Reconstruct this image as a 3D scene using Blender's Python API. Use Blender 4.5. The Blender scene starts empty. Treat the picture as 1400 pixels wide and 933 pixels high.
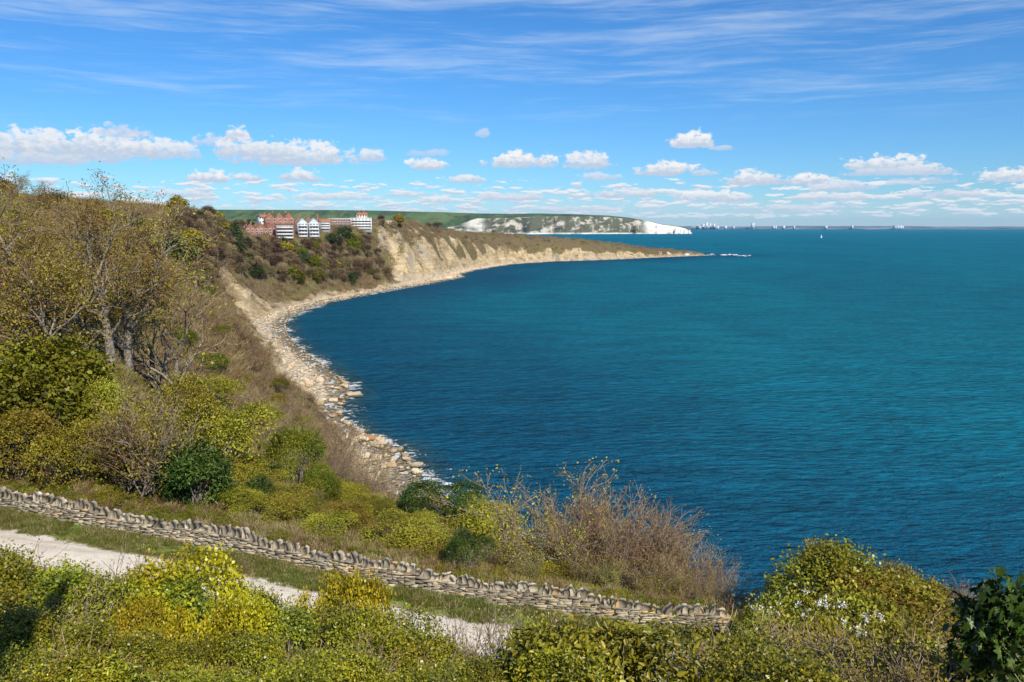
import bpy, math, random
import numpy as np
from math import radians as R, sin, cos, tan, atan2, pi
C = bpy.context.scene
col = C.collection
# ------------------------------------------------------------------ camera
FL = 1089.0; PITCH = math.atan((466.5-310.0)/FL); CZ = 50.0
sp, cp = sin(PITCH), cos(PITCH)
cd = bpy.data.cameras.new('camera'); cam = bpy.data.objects.new('camera', cd); col.objects.link(cam)
cam.location = (0, 0, CZ); cam.rotation_euler = (pi/2-PITCH, 0, 0)
cd.sensor_width = 36; cd.lens = 36*FL/1400; cd.clip_start = 0.1; cd.clip_end = 200000
C.camera = cam
# ------------------------------------------------------------------ light
SUN_AZ, SUN_EL = R(152), R(40)          # clockwise from the view direction
wd = bpy.data.worlds.new('World'); C.world = wd; wd.use_nodes = True
sd = bpy.data.lights.new('sun', 'SUN'); sun = bpy.data.objects.new('sun', sd); col.objects.link(sun)
sd.energy = 4.9; sd.angle = R(0.5); sd.color = (1.0, 0.92, 0.79)
sun.rotation_euler = (pi/2-SUN_EL, 0, pi-SUN_AZ)
C.view_settings.view_transform = 'Standard'; C.view_settings.look = 'None'
C.view_settings.exposure = 0.22; C.view_settings.gamma = 1.0
C.cycles.max_bounces = 5; C.cycles.diffuse_bounces = 2; C.cycles.glossy_bounces = 2
C.cycles.transmission_bounces = 3; C.cycles.transparent_max_bounces = 6; C.cycles.volume_bounces = 0
C.cycles.caustics_reflective = False; C.cycles.caustics_refractive = False
# ------------------------------------------------------------------ photo <-> place
def raydir(u, v):
    a = (u-700)/FL; t = (466.5-v)/FL
    return np.array([a, cp+t*sp, -sp+t*cp])
def vz(v, Y):                            # height seen at row v and forward distance Y
    t = (466.5-v)/FL
    return CZ+Y*(-sp+t*cp)/(cp+t*sp)
def ux(u, Y, z):                         # x seen at column u
    return (u-700)/FL*(Y*cp+(CZ-z)*sp)
def yv(v, z=0.0):                        # forward distance of height z seen at row v
    t = (466.5-v)/FL
    return (z-CZ)*(cp+t*sp)/(-sp+t*cp)
def wp(u, v, z=0.0):
    Y = yv(v, z); return (ux(u, Y, z), Y)
# ------------------------------------------------------------------ node helper
class NT:
    def __init__(s, t): s.t = t; s.n = t.nodes; s.l = t.links
    def nd(s, ty, **k):
        x = s.n.new(ty)
        for a, b in k.items():
            setattr(x, a, b)
        return x
    def inp(s, sock, v):
        if hasattr(v, 'is_output'): s.l.new(v, sock)
        else: sock.default_value = v
    def m(s, op, a, b=None, c=None, clamp=False):
        x = s.n.new('ShaderNodeMath'); x.operation = op; x.use_clamp = clamp
        for i, q in enumerate((a, b, c)):
            if q is not None: s.inp(x.inputs[i], q)
        return x.outputs[0]
    def mix(s, f, a, b, bl='MIX'):
        x = s.n.new('ShaderNodeMix'); x.data_type = 'RGBA'; x.blend_type = bl
        s.inp(x.inputs[0], f)
        for k, q in ((6, a), (7, b)):
            if isinstance(q, tuple): q = q+(1,) if len(q) == 3 else q
            s.inp(x.inputs[k], q)
        return x.outputs[2]
    def noise(s, vec, scale, detail=3, rough=.55, dist=0, dim='3D', out=0):
        x = s.n.new('ShaderNodeTexNoise'); x.noise_dimensions = dim
        x.inputs['Scale'].default_value = scale; x.inputs['Detail'].default_value = detail
        x.inputs['Roughness'].default_value = rough; x.inputs['Distortion'].default_value = dist
        if vec is not None: s.l.new(vec, x.inputs['Vector'])
        return x.outputs[out]
    def step(s, v, a, b, c=0.0, d=1.0):
        x = s.n.new('ShaderNodeMapRange'); x.interpolation_type = 'SMOOTHSTEP'
        s.inp(x.inputs[0], v)
        for i, q in ((1, a), (2, b), (3, c), (4, d)): s.inp(x.inputs[i], q)
        return x.outputs[0]
    def attr(s, name):
        x = s.n.new('ShaderNodeAttribute'); x.attribute_name = name; return x.outputs['Fac']
    def mapv(s, vec, scale, rot=(0, 0, 0), loc=(0, 0, 0)):
        x = s.n.new('ShaderNodeMapping'); s.l.new(vec, x.inputs[0])
        x.inputs['Location'].default_value = loc; x.inputs['Rotation'].default_value = rot; x.inputs['Scale'].default_value = scale
        return x.outputs[0]
# ------------------------------------------------------------------ sky
def build_sky():
    T = NT(wd.node_tree); T.n.clear()
    sky = T.nd('ShaderNodeTexSky', sky_type='NISHITA', sun_disc=False)
    sky.sun_elevation = SUN_EL; sky.sun_rotation = SUN_AZ
    sky.altitude = 50; sky.air_density = 1.0; sky.dust_density = 0.15; sky.ozone_density = 2.2
    tc = T.nd('ShaderNodeTexCoord').outputs['Generated']
    sx = T.nd('ShaderNodeSeparateXYZ'); T.l.new(tc, sx.inputs[0])
    x, y, z = sx.outputs
    az = T.m('MULTIPLY', T.m('ARCTAN2', x, y), 180/pi)
    el = T.m('MULTIPLY', T.m('ARCSINE', z), 180/pi)
    cv = T.nd('ShaderNodeCombineXYZ'); T.l.new(az, cv.inputs[0]); T.l.new(el, cv.inputs[1])
    P = cv.outputs[0]
    c = T.mix(1.0, sky.outputs[0], SKY_TINT, 'MULTIPLY')
    hs = T.nd('ShaderNodeHueSaturation'); T.l.new(c, hs.inputs['Color'])
    hs.inputs['Saturation'].default_value = SKY_SAT
    c = hs.outputs[0]
    # cirrus
    wig = T.noise(T.mapv(P, (.05, .25, 1)), 1.0, 3)
    wob = T.m('MULTIPLY', T.m('SUBTRACT', wig, .5), 2.2)
    cv2 = T.nd('ShaderNodeCombineXYZ'); T.l.new(az, cv2.inputs[0]); T.l.new(T.m('ADD', el, wob), cv2.inputs[1])
    P2 = cv2.outputs[0]
    s1 = T.noise(T.mapv(P2, (.045, .62, 1), (0, 0, R(1.5))), 1.0, 6, .62)
    s2 = T.noise(T.mapv(P2, (.16, 2.6, 1), (0, 0, R(-3)), (7, 3, 0)), 1.0, 5, .66)
    f = T.m('ADD', T.m('MULTIPLY', s1, .62), T.m('MULTIPLY', s2, .38))
    up = T.step(el, 6.5, 17, .0, .085)
    cir = T.step(T.m('ADD', f, up), .47, .76)
    pale = T.m('MULTIPLY', T.step(el, 5.5, 8.5), .42)
    c = T.mix(T.m('MULTIPLY', cir, pale), c, (6.2, 7.2, 8.2))
    # small cumulus towards the horizon
    nz = lambda off: T.noise(T.mapv(P, (.55, 2.3, 1), (0, 0, 0), (3.1, off, 0)), 1.0, 6, .56)
    n0 = nz(0.0); n1 = nz(.26)
    band = T.m('MULTIPLY', T.step(el, .1, .9), T.step(el, 2.2, 4.6, 1, 0))
    th = T.m('ADD', n0, T.m('MULTIPLY', T.m('SUBTRACT', band, 1.0), .3))
    al = T.m('MULTIPLY', T.step(th, .475, .545), .9)
    lit = T.step(T.m('SUBTRACT', n0, n1), -.05, .07)
    cc = T.mix(lit, (4.7, 5.8, 7.1), (7.9, 8.0, 8.1))
    c = T.mix(al, c, cc)
    # a long low veil of cloud low over the horizon
    veil = T.m('MULTIPLY', T.step(el, 2.6, .3, 0, 1), .38)
    c = T.mix(veil, c, (4.8, 6.2, 7.8))
    # the separate cumulus heaps: u, v(base), half width, height, white, opacity
    heap = [(100, 215, 95, 26, .6, .9), (35, 206, 62, 34, .85, .92), (30, 221, 90, 16, .4, .8), (150, 205, 60, 30, .95, .9), (215, 211, 60, 24, .85, .9),
            (170, 185, 34, 16, .4, .7), (325, 190, 17, 19, .95, .95), (283, 196, 22, 14, .6, .7), (400, 219, 95, 27, .9, .95), (345, 210, 55, 20, .75, .85),
            (508, 217, 20, 14, .8, .85), (290, 246, 33, 14, 1, 1), (336, 245, 20, 9, .85, .9), (410, 245, 28, 15, .9, .95),
            (583, 229, 28, 13, .95, .95), (590, 212, 30, 8, .3, .6), (712, 225, 50, 18, 1, 1), (804, 226, 34, 20, .85, .95), (660, 186, 10, 10, .45, .6),
            (949, 198, 34, 19, 1, 1), (988, 204, 18, 6, .4, .7), (910, 236, 42, 16, .95, 1), (962, 238, 24, 9, .6, .8), (1032, 249, 42, 17, .9, 1),
            (1108, 250, 26, 15, 1, 1), (1150, 258, 45, 12, .7, .8), (1212, 229, 60, 18, .95, .95), (1262, 236, 30, 14, .7, .9), (1225, 238, 70, 9, .35, .8), (1378, 245, 36, 16, .9, 1),
            (1255, 250, 45, 8, .3, .6), (975, 273, 50, 14, 1, .9), (850, 268, 55, 11, .8, .85), (640, 248, 28, 10, .9, .9), (820, 245, 30, 9, .6, .7),
            (700, 272, 60, 9, .6, .7), (460, 272, 60, 8, .7, .7), (1140, 272, 60, 9, .65, .7), (1290, 268, 60, 9, .5, .7), (560, 268, 40, 7, .7, .7), (250, 268, 40, 10, .7, .7),
            (1080, 286, 90, 7, .6, .6), (780, 288, 90, 7, .6, .6), (600, 276, 30, 8, .9, .8)]
    e1 = T.noise(T.mapv(P, (.9, 1.5, 1)), 1.0, 7, .62)
    e2 = T.noise(T.mapv(P, (2.1, 3.2, 1), (0, 0, 0), (5, 1, 0)), 1.0, 5, .6)
    ed = T.m('ADD', T.m('MULTIPLY', T.m('SUBTRACT', e1, .5), 3.7), T.m('MULTIPLY', T.m('SUBTRACT', e2, .5), 1.5))
    sh = T.m('MULTIPLY', T.m('SUBTRACT', e2, .5), 1.5)
    for (u, v, w, h, wt, op) in heap:
        d = raydir(u, v); d = d/np.linalg.norm(d)
        a0 = math.degrees(atan2(d[0], d[1])); e0 = math.degrees(math.asin(d[2]))
        k = math.degrees(1/FL)*cos(R(a0))
        W = w*k*1.05; Hh = h*k*1.0
        qx = T.m('MULTIPLY', T.m('SUBTRACT', az, a0), 1/W)
        ev = T.m('MULTIPLY', T.m('SUBTRACT', el, e0), 1/Hh)
        top = T.m('POWER', T.m('MAXIMUM', ev, 0.0), 2.0)
        bot = T.m('POWER', T.m('MULTIPLY', T.m('MAXIMUM', T.m('MULTIPLY', ev, -1.0), 0.0), 3.4), 2.0)
        dn = T.m('SUBTRACT', 1.0, T.m('ADD', T.m('POWER', T.m('ABSOLUTE', qx), 2.4), T.m('ADD', top, bot)))
        dn = T.m('ADD', dn, ed)
        a = T.m('MULTIPLY', T.step(dn, 0.0, .6), op)
        t = T.step(T.m('ADD', ev, sh), -.15, .75, 0, wt)
        cc = T.mix(t, (4.6, 5.5, 6.8), (8.1, 8.1, 8.1))
        c = T.mix(a, c, cc)
    bg = T.nd('ShaderNodeBackground'); T.l.new(c, bg.inputs[0]); bg.inputs[1].default_value = 0.1
    out = T.nd('ShaderNodeOutputWorld'); T.l.new(bg.outputs[0], out.inputs[0])
SKY_TINT = (.48, .77, 1.12); SKY_SAT = 1.08
build_sky()
wd.cycles.sampling_method = 'MANUAL'; wd.cycles.sample_map_resolution = 512
# ------------------------------------------------------------------ numpy noise
def _h(i, j, s):
    n = (i.astype(np.int64)*374761393+j.astype(np.int64)*668265263+s*69069) & 0xffffffff
    n = ((n ^ (n >> 13))*1274126177) & 0xffffffff
    return ((n ^ (n >> 16)) & 0xffff)/65535.0
def vn(x, y, s=0):
    i = np.floor(x); j = np.floor(y); fx = x-i; fy = y-j
    fx = fx*fx*(3-2*fx); fy = fy*fy*(3-2*fy)
    a = _h(i, j, s); b = _h(i+1, j, s); c = _h(i, j+1, s); d = _h(i+1, j+1, s)
    return (a*(1-fx)+b*fx)*(1-fy)+(c*(1-fx)+d*fx)*fy
def fbm(x, y, o=4, s=0):
    t = 0; a = .5; n = 0
    for k in range(o):
        t = t+a*vn(x, y, s+k); n += a; a *= .5; x = x*2.03+17.3; y = y*2.03+5.1
    return t/n-.5
def sst(a, b, x):
    t = np.clip((x-a)/(b-a), 0, 1); return t*t*(3-2*t)
# ------------------------------------------------------------------ the coast
bay = [wp(*p) for p in [(575, 662), (565, 640), (545, 616), (520, 607), (500, 600), (470, 577), (460, 560), (478, 540), (468, 522), (452, 508),
       (425, 489), (405, 474), (393, 460), (388, 445), (395, 434), (425, 421), (460, 411), (500, 403.5), (555, 393.5), (592, 387), (630, 379.5), (628, 375), (650, 369),
       (700, 361.5), (760, 357.5), (830, 355.5), (900, 352.2), (978, 349.2)]]
near = [(6000, -4000), (900, -500), (300, -40), (150, 35), (95, 62), (55, 78), (28, 90), (8, 103), (-6, 122)]
farside = [(352, 1400), (335, 1440), (240, 1450), (120, 1430), (20, 1420), (-60, 1440), (-110, 1560), (-150, 1800), (-230, 2300), (-900, 2900), (-4000, 3200), (-9000, 3200), (-9000, -4000)]
COAST = np.array(near+bay+farside, float); NB = len(near)+len(bay)
def coast(x, y):
    """signed distance inland, and the row Y of the nearest shore point, and whether it is the far side"""
    x = np.asarray(x, float); y = np.asarray(y, float)
    best = np.full(x.shape, 1e18); sy = np.zeros(x.shape); fs = np.full(x.shape, 1e18); ins = np.zeros(x.shape, bool)
    n = len(COAST)
    for i in range(n):
        ax, ay = COAST[i]; bx, by = COAST[(i+1) % n]
        dx, dy = bx-ax, by-ay
        t = np.clip(((x-ax)*dx+(y-ay)*dy)/(dx*dx+dy*dy), 0, 1)
        px, py = ax+t*dx, ay+t*dy
        q = (x-px)**2+(y-py)**2
        if i < NB-1:
            k = q < best; best = np.where(k, q, best); sy = np.where(k, py, sy)
        elif i < n-3: fs = np.minimum(fs, q)
        c = ((ay > y) != (by > y)) & (x < (bx-ax)*(y-ay)/(by-ay+1e-12)+ax)
        ins ^= c
    d1 = np.sqrt(best); d2 = np.sqrt(fs); sg = np.where(ins, 1, -1)
    return d1*sg, sy, d2*sg
BW = ([0, 90, 150, 184, 215, 245, 300, 400, 600, 700, 800, 900, 1383], [5, 6, 18, 8, 24, 18, 12, 16, 13, 26, 16, 7, 4])
CW = ([0, 90, 150, 200, 300, 420, 600, 700, 900, 1100, 1300, 1383], [22, 24, 22, 30, 36, 50, 34, 38, 36, 42, 36, 9])
# wall and path lines, from the photograph's rows
WU = np.array([-400, -150, 0, 100, 200, 300, 400, 500, 600, 700, 800, 900, 985, 1100, 1320, 1600.])
WV = np.array([628, 658, 690, 711, 729, 747, 768, 790, 807, 823, 838, 851, 860, 872, 893, 925.])
WZ = 37.6-WU/985*3.3
WY = np.array([yv(v, z) for v, z in zip(WV, WZ)]); WX = np.array([ux(u, Y, z) for u, Y, z in zip(WU, WY, WZ)])
def wall_y(x): return np.interp(x, WX, WY)+(np.clip(x-WX[-1], 0, None)+np.clip(x-WX[0], None, 0))*-.12
def path_z(x): return np.interp(x, WX, WZ)
# controls: (u, Y, z) ground heights
ctl = [(u, v, z, 'v') for u, v, z in []]
CT = []
def cu(u, Y, z): CT.append((ux(u, Y, z), Y, z))
def cvv(u, v, Y, dz=0): z = vz(v, Y)-dz; cu(u, Y, z)
for u, v, Y, dz in [(0, 600, 46, 2), (150, 492, 52, 0), (250, 600, 58, 1), (250, 500, 95, 1), (260, 400, 150, 2), (350, 650, 52, 1), (350, 560, 90, 1.), (350, 485, 130, 1),
                    (352, 440, 158, 2), (378, 475, 150, 1.5), (450, 700, 46, .6), (450, 640, 70, 1), (450, 590, 108, 1.5), (400, 535, 135, 2.5), (430, 575, 120, 2.5), (505, 690, 55, .8), (505, 662, 80, 1.5),
                    (600, 735, 42, .6), (600, 676, 64, 1.), (690, 760, 40, .8), (690, 706, 60, 1.2), (300, 372, 215, 4), (262, 335, 240, 5), (200, 290, 210, 6),
                    (100, 262, 170, 7), (0, 243, 140, 7), (-150, 235, 120, 6),
                    (400, 327, 610, 0), (357, 324, 605, 0), (383, 313, 680, 0), (440, 313, 690, 0), (360, 312, 690, 0), (420, 312, 720, 0), (470, 311, 700, 0), (385, 308, 760, 0), (340, 325, 585, 0), (375, 327, 598, 0), (440, 326, 640, 0), (300, 330, 430, 6), (300, 300, 560, 4), (289, 298, 525, 0), (515, 307, 760, 0), (530, 305, 790, 0), (250, 298, 420, 6),
                    (500, 314, 715, 0), (520, 306, 740, 2), (470, 318, 665, 3), (470, 352, 630, 5), (560, 300, 800, 5), (600, 306, 885, 4), (640, 318, 1010, 1), (700, 322, 1135, 0), (760, 326, 1215, 0),
                    (820, 331, 1270, 0), (870, 336.5, 1315, 0), (900, 340.5, 1340, 1), (935, 343.5, 1370, 1), (958, 345.8, 1386, -1),
                    (420, 400, 490, 5), (380, 385, 500, 5), (340, 385, 420, 5), (520, 370, 660, 7)]:
    cvv(u, v, Y, dz)
for u, Y, z in [(850, 38, 31.5), (850, 52, 23), (850, 70, 14), (1000, 36, 31), (1000, 50, 22), (1000, 66, 12), (1200, 34, 31), (1200, 50, 20), (1450, 34, 29), (1450, 50, 18),
                (700, 78, 18), (600, 80, 20), (300, 300, 38), (320, 330, 26), (-150, 60, 44), (-300, 60, 46), (560, 85, 19), (345, 175, 27)]: cu(u, Y, z)
for x, y, z in [(0, 2, 46.8), (0, 6, 45.0), (0, 10, 43.0), (0, 14, 40.9), (0, 18, 38.5), (0, 22, 36.4), (-8, 8, 44.3), (-6, 14, 41.4), (-6, 18, 39.4), (-6, 22, 37.3), (8, 8, 43.4), (8, 14, 40.0), (8, 18, 37.6), (14, 14, 39.0), (-14, 14, 42.2), (-12, 19, 39.8), (-24, 16, 42), (24, 10, 39.5), (16, 20, 36.4), (0, -10, 48), (-30, -20, 52), (30, -20, 45), (0, -100, 60),
                (-200, -100, 75), (200, -120, 30), (500, -600, 40), (-600, 0, 80), (-600, 500, 60), (-1500, 0, 90), (-400, 200, 60), (-260, 160, 54), (-500, 900, 42), (-300, 800, 46), (-2000, 1200, 50),
                (-300, 1300, 25), (-700, 1700, 15), (-3000, 2500, 40), (-9000, 0, 80), (3000, -2500, 40), (-120, 1250, 40), (-500, 2500, 8)]: CT.append((x, y, z))
for x, y, z in zip(WX, WY, WZ):
    CT.append((x, y+1.5, z)); CT.append((x, y-5.6, z))
CT = np.array(CT)
def warp(x, y):
    r = np.hypot(x, y)+6; return np.arctan2(x, y)*1.3, np.log(r)*1.0
def kern(d): return np.sqrt(d*d+.0009)
cx_, cy_ = warp(CT[:, 0], CT[:, 1])
K = kern(np.hypot(cx_[:, None]-cx_[None], cy_[:, None]-cy_[None])); nK = len(CT)
M = np.ones((nK+1, nK+1)); M[:nK, :nK] = K-np.eye(nK)*.004; M[nK, nK] = 0
WGT = np.linalg.solve(M, np.append(CT[:, 2], 0))
def base_h(x, y):
    wx, wy = warp(x, y); out = np.full(x.shape, WGT[-1])
    for i in range(nK): out += WGT[i]*kern(np.hypot(wx-cx_[i], wy-cy_[i]))
    return out
def TOWN(x, y): return 1-.85*np.exp(-((x+165)/90)**2-((y-670)/95)**2)
def ground(x, y, full=False):
    sh = np.shape(x); x = np.asarray(x, float).ravel(); y = np.asarray(y, float).ravel()
    H = base_h(x, y); d, sy, d2 = coast(x, y); r = np.hypot(x, y)
    # path shelf
    py = wall_y(x)-3.1; pz = path_z(x); pd = np.abs(y-py)
    nearp = (r < 120)
    k = np.where(nearp, 1-sst(3.6, 6.5, pd), 0); H = H*(1-k)+pz*k
    rough = sst(30, 120, r)
    H = H+fbm(x/9, y/9, 3, 3)*(.5+2.2*rough*TOWN(x, y))*(1-k)+TOWN(x, y)*fbm(x/45, y/45, 3, 9)*(2.5+3.5*sst(250, 400, r))*rough*(1-k)
    jig = 1+fbm(x/22+9, y/22, 3, 21)*.9
    bw = np.interp(sy, *BW)*jig; cw = np.interp(sy, *CW)
    dd = d+fbm(x/14, y/14, 4, 31)*np.clip(d*.5, 0, 14)
    t = np.clip((dd-bw)/cw, 0, 1)
    S = np.where(dd < bw, .035*np.clip(dd/bw, -9, 1), .035+.965*(t*1.35-.35*t*t*t*1.0).clip(0, 1)**1.15)
    H = np.maximum(H, 3)
    z = H*S
    w2 = np.clip(np.minimum(d2, 9e3), -99, None)/30
    z = np.where(d > 0, np.minimum(z, np.where(w2 < 1, w2*np.maximum(H, 1), 1e9)), np.maximum(d*.12, -6))
    cl = np.clip(1-np.abs(t-.5)*2, 0, 1)*np.where(d > 0, 1, 0)
    z = z+cl*(1-.6*sst(1000, 1150, sy))*(np.abs(fbm(x/9, y/9, 4, 41))*-11+1.6+fbm(x/28, y/28, 3, 43)*12)*sst(60, 300, r)
    z = z+np.where((d > 0) & (dd < bw*1.3), fbm(x/1.7, y/1.7, 3, 51)*1.4*np.clip(d/3, 0, 1), 0)
    if full:
        return z.reshape(sh), d.reshape(sh), sy.reshape(sh), t.reshape(sh), (dd/bw).reshape(sh)
    return z.reshape(sh)
def hit(u, v, y0=30., y1=1500.):
    Y = np.exp(np.linspace(math.log(y0), math.log(y1), 900)); z = vz(v, Y); x = ux(u, Y, z); g = ground(x, Y)
    k = np.nonzero(g > z)[0]; return float(Y[k[0]]) if len(k) else y1
def gz(x, y): return float(ground(np.array([x]), np.array([y]))[0])
# ------------------------------------------------------------------ tags and mesh building
def tag(o, label=None, cat=None, group=None, kind=None):
    if label: o['label'] = label
    if cat: o['category'] = cat
    if group: o['group'] = group
    if kind: o['kind'] = kind
    return o
def mesh(name, V, Fs, mats, mi=None, attrs=None, smooth=False):
    """V (n,3); Fs list of int arrays (m,k); mi: material index per face; attrs: {name: per-vertex values}"""
    me = bpy.data.meshes.new(name); V = np.asarray(V, np.float32)
    me.vertices.add(len(V)); me.vertices.foreach_set('co', V.ravel())
    Fs = [np.asarray(f, np.int32) for f in Fs if len(f)]
    lo = np.concatenate([f.ravel() for f in Fs]); tot = np.concatenate([np.full(len(f), f.shape[1], np.int32) for f in Fs])
    me.loops.add(len(lo)); me.loops.foreach_set('vertex_index', lo)
    st = np.concatenate([[0], np.cumsum(tot)[:-1]]).astype(np.int32)
    me.polygons.add(len(tot)); me.polygons.foreach_set('loop_start', st); me.polygons.foreach_set('loop_total', tot)
    for m in mats: me.materials.append(m)
    if mi is not None: me.polygons.foreach_set('material_index', np.asarray(mi, np.int32))
    if smooth: me.polygons.foreach_set('use_smooth', np.ones(len(tot), bool))
    for k, a in (attrs or {}).items():
        at = me.attributes.new(k, 'FLOAT', 'POINT'); at.data.foreach_set('value', np.asarray(a, np.float32))
    me.update(calc_edges=True); return me
def link(name, me, parent=None, loc=(0, 0, 0), rz=0, sc=1):
    o = bpy.data.objects.new(name, me); col.objects.link(o); o.location = loc; o.rotation_euler = (0, 0, rz)
    o.scale = sc if hasattr(sc, '__len__') else (sc,)*3
    o.parent = parent; return o
class G:
    """collects faces for one mesh"""
    def __init__(s): s.V = []; s.F = {}; s.A = []; s.n = 0
    def add(s, V, F, var=.5, mi=0):
        V = np.asarray(V, float); F = np.asarray(F, int)
        if not len(V): return
        s.V.append(V); s.A.append(np.full(len(V), var) if np.isscalar(var) else np.asarray(var))
        s.F.setdefault(F.shape[1], []).append((F+s.n, mi)); s.n += len(V)
    def box(s, c, d, rz=0, var=.5, mi=0, jit=0, rng=None):
        p = np.array([[x, y, z] for z in (-.5, .5) for y in (-.5, .5) for x in (-.5, .5)])*d
        if jit: p = p+rng.uniform(-jit, jit, p.shape)*np.array(d)
        q = p.copy(); q[:, 0] = p[:, 0]*cos(rz)-p[:, 1]*sin(rz); q[:, 1] = p[:, 0]*sin(rz)+p[:, 1]*cos(rz)
        s.add(q+np.array(c), [[0, 2, 3, 1], [4, 5, 7, 6], [0, 1, 5, 4], [2, 6, 7, 3], [0, 4, 6, 2], [1, 3, 7, 5]], var, mi)
    def tubes(s, A, B, ra, rb, k=3, var=.5, mi=0):
        A = np.asarray(A, float); B = np.asarray(B, float); n = len(A)
        if not n: return
        ra = np.broadcast_to(ra, n); rb = np.broadcast_to(rb, n)
        d = B-A; d = d/(np.linalg.norm(d, axis=1, keepdims=True)+1e-9)
        ref = np.where(np.abs(d[:, 2:3]) > .9, np.array([[1., 0, 0]]), np.array([[0, 0, 1.]]))
        e1 = np.cross(d, ref); e1 /= np.linalg.norm(e1, axis=1, keepdims=True)+1e-9; e2 = np.cross(d, e1)
        V = np.zeros((n, 2*k, 3))
        for j in range(k):
            a = 2*pi*j/k; o = e1*cos(a)+e2*sin(a)
            V[:, j] = A+o*ra[:, None]; V[:, k+j] = B+o*rb[:, None]
        f = np.array([[j, (j+1) % k, k+(j+1) % k, k+j] for j in range(k)])
        F = (np.arange(n)[:, None, None]*2*k+f[None]).reshape(-1, 4)
        s.add(V.reshape(-1, 3), F, var if np.isscalar(var) else np.repeat(var, 2*k), mi)
    def leaves(s, P, T, N, L, W=.55, fold=.18, var=.5, mi=0, form='d'):
        """P base, T along the blade, N face normal, L length; W width ratio"""
        n = len(P); L = np.broadcast_to(L, n)[:, None]
        T = T/(np.linalg.norm(T, axis=1, keepdims=True)+1e-9)
        S = np.cross(T, N); S /= np.linalg.norm(S, axis=1, keepdims=True)+1e-9; N = np.cross(S, T)
        if form == 'd': pts = [(0, 0, 0), (.45, -.5*W, fold), (1, 0, -fold*.6), (.45, .5*W, fold)]; F = [[0, 1, 2, 3]]
        elif form == 'l': pts = [(0, 0, 0), (.28, -.5*W, fold), (.7, -.36*W, fold*.6), (1, 0, -fold), (.7, .36*W, fold*.6), (.28, .5*W, fold)]; F = [[0, 1, 2, 3], [0, 3, 4, 5]]
        elif form == 'p':    # palmate, five lobes
            pts = [(.0, 0, 0), (.12, -.35, .05), (.0, -.62, 0), (.32, -.36, .06), (.62, -.55, -.05), (.62, -.2, .05), (1.05, 0, -.12), (.62, .2, .05), (.62, .55, -.05), (.32, .36, .06), (.0, .62, 0), (.12, .35, .05), (.35, 0, -.02)]
            F = None
        pts = np.array(pts, float)
        V = P[:, None]+(T[:, None]*pts[None, :, 0:1]+S[:, None]*pts[None, :, 1:2]+N[:, None]*pts[None, :, 2:3])*L[:, None]
        m = len(pts)
        if F is None: f = np.array([[12, i, (i+1) % 12] for i in range(12)])
        else: f = np.array(F)
        s.add(V.reshape(-1, 3), (np.arange(n)[:, None, None]*m+f[None]).reshape(-1, f.shape[1]), np.repeat(np.broadcast_to(var, n), m), mi)
    def build(s, name, mats, smooth=False):
        if not s.n: return None
        V = np.concatenate(s.V); Fs = []; mi = []
        for k, l in s.F.items():
            Fs.append(np.concatenate([f for f, _ in l])); mi += [np.full(len(f), m) for f, m in l]
        return mesh(name, V, Fs, mats, np.concatenate(mi), {'var': np.concatenate(s.A)}, smooth)
# ------------------------------------------------------------------ materials
def mat(name):
    m = bpy.data.materials.new(name); m.use_nodes = True; T = NT(m.node_tree); T.n.clear()
    return m, T
def finish(T, shader):
    o = T.nd('ShaderNodeOutputMaterial'); T.l.new(shader, o.inputs[0])
def princ(T, colr, rough=.8, spec=.3, normal=None):
    p = T.nd('ShaderNodeBsdfPrincipled'); T.inp(p.inputs['Base Color'], colr+(1,) if isinstance(colr, tuple) else colr)
    T.inp(p.inputs['Roughness'], rough); p.inputs['Specular IOR Level'].default_value = spec
    if normal is not None: T.l.new(normal, p.inputs['Normal'])
    return p.outputs[0]
def bump(T, h, strength=.5, dist=.1):
    b = T.nd('ShaderNodeBump'); b.inputs['Strength'].default_value = strength; b.inputs['Distance'].default_value = dist
    T.l.new(h, b.inputs['Height']); return b.outputs[0]
def leafmat(name, ca, cb, cc=None, tr=.3, spread=.12, rough=.45, spec=.35):
    m, T = mat(name)
    v = T.attr('var'); oi = T.nd('ShaderNodeObjectInfo').outputs['Random']
    pos = T.nd('ShaderNodeNewGeometry').outputs['Position']
    c = T.mix(T.step(v, .05, .75), ca, cb)
    if cc: c = T.mix(T.step(v, .78, .98), c, cc)
    hs = T.nd('ShaderNodeHueSaturation'); T.l.new(c, hs.inputs['Color'])
    n = T.noise(pos, .35, 3)
    T.l.new(T.m('ADD', T.m('MULTIPLY', T.m('SUBTRACT', oi, .5), spread*.35), T.m('ADD', .5, T.m('MULTIPLY', T.m('SUBTRACT', n, .5), .10))), hs.inputs['Hue'])
    T.l.new(T.m('ADD', 1.0, T.m('ADD', T.m('MULTIPLY', T.m('SUBTRACT', oi, .5), spread*3), T.m('MULTIPLY', T.m('SUBTRACT', n, .5), .7))), hs.inputs['Value'])
    c = hs.outputs[0]
    p = princ(T, c, rough, spec)
    t = T.nd('ShaderNodeBsdfTranslucent'); T.l.new(c, t.inputs[0])
    mx = T.nd('ShaderNodeMixShader'); mx.inputs[0].default_value = tr
    T.l.new(p, mx.inputs[1]); T.l.new(t.outputs[0], mx.inputs[2]); finish(T, mx.outputs[0]); return m
def plain(name, c, rough=.8, vary=.15, scale=3., b=0, spec=.3, c2=None):
    m, T = mat(name); g = T.nd('ShaderNodeNewGeometry').outputs['Position']
    n = T.noise(g, scale, 5, .6); v = T.attr('var')
    hi = tuple(min(1, x*(1+vary*1.6)) for x in c); lo = tuple(x*(1-vary*1.6) for x in c)
    k = T.mix(T.step(n, .3, .7), lo, hi)
    if c2: k = T.mix(v, k, c2)
    finish(T, princ(T, k, rough, spec, bump(T, n, b, .05) if b else None)); return m
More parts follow.
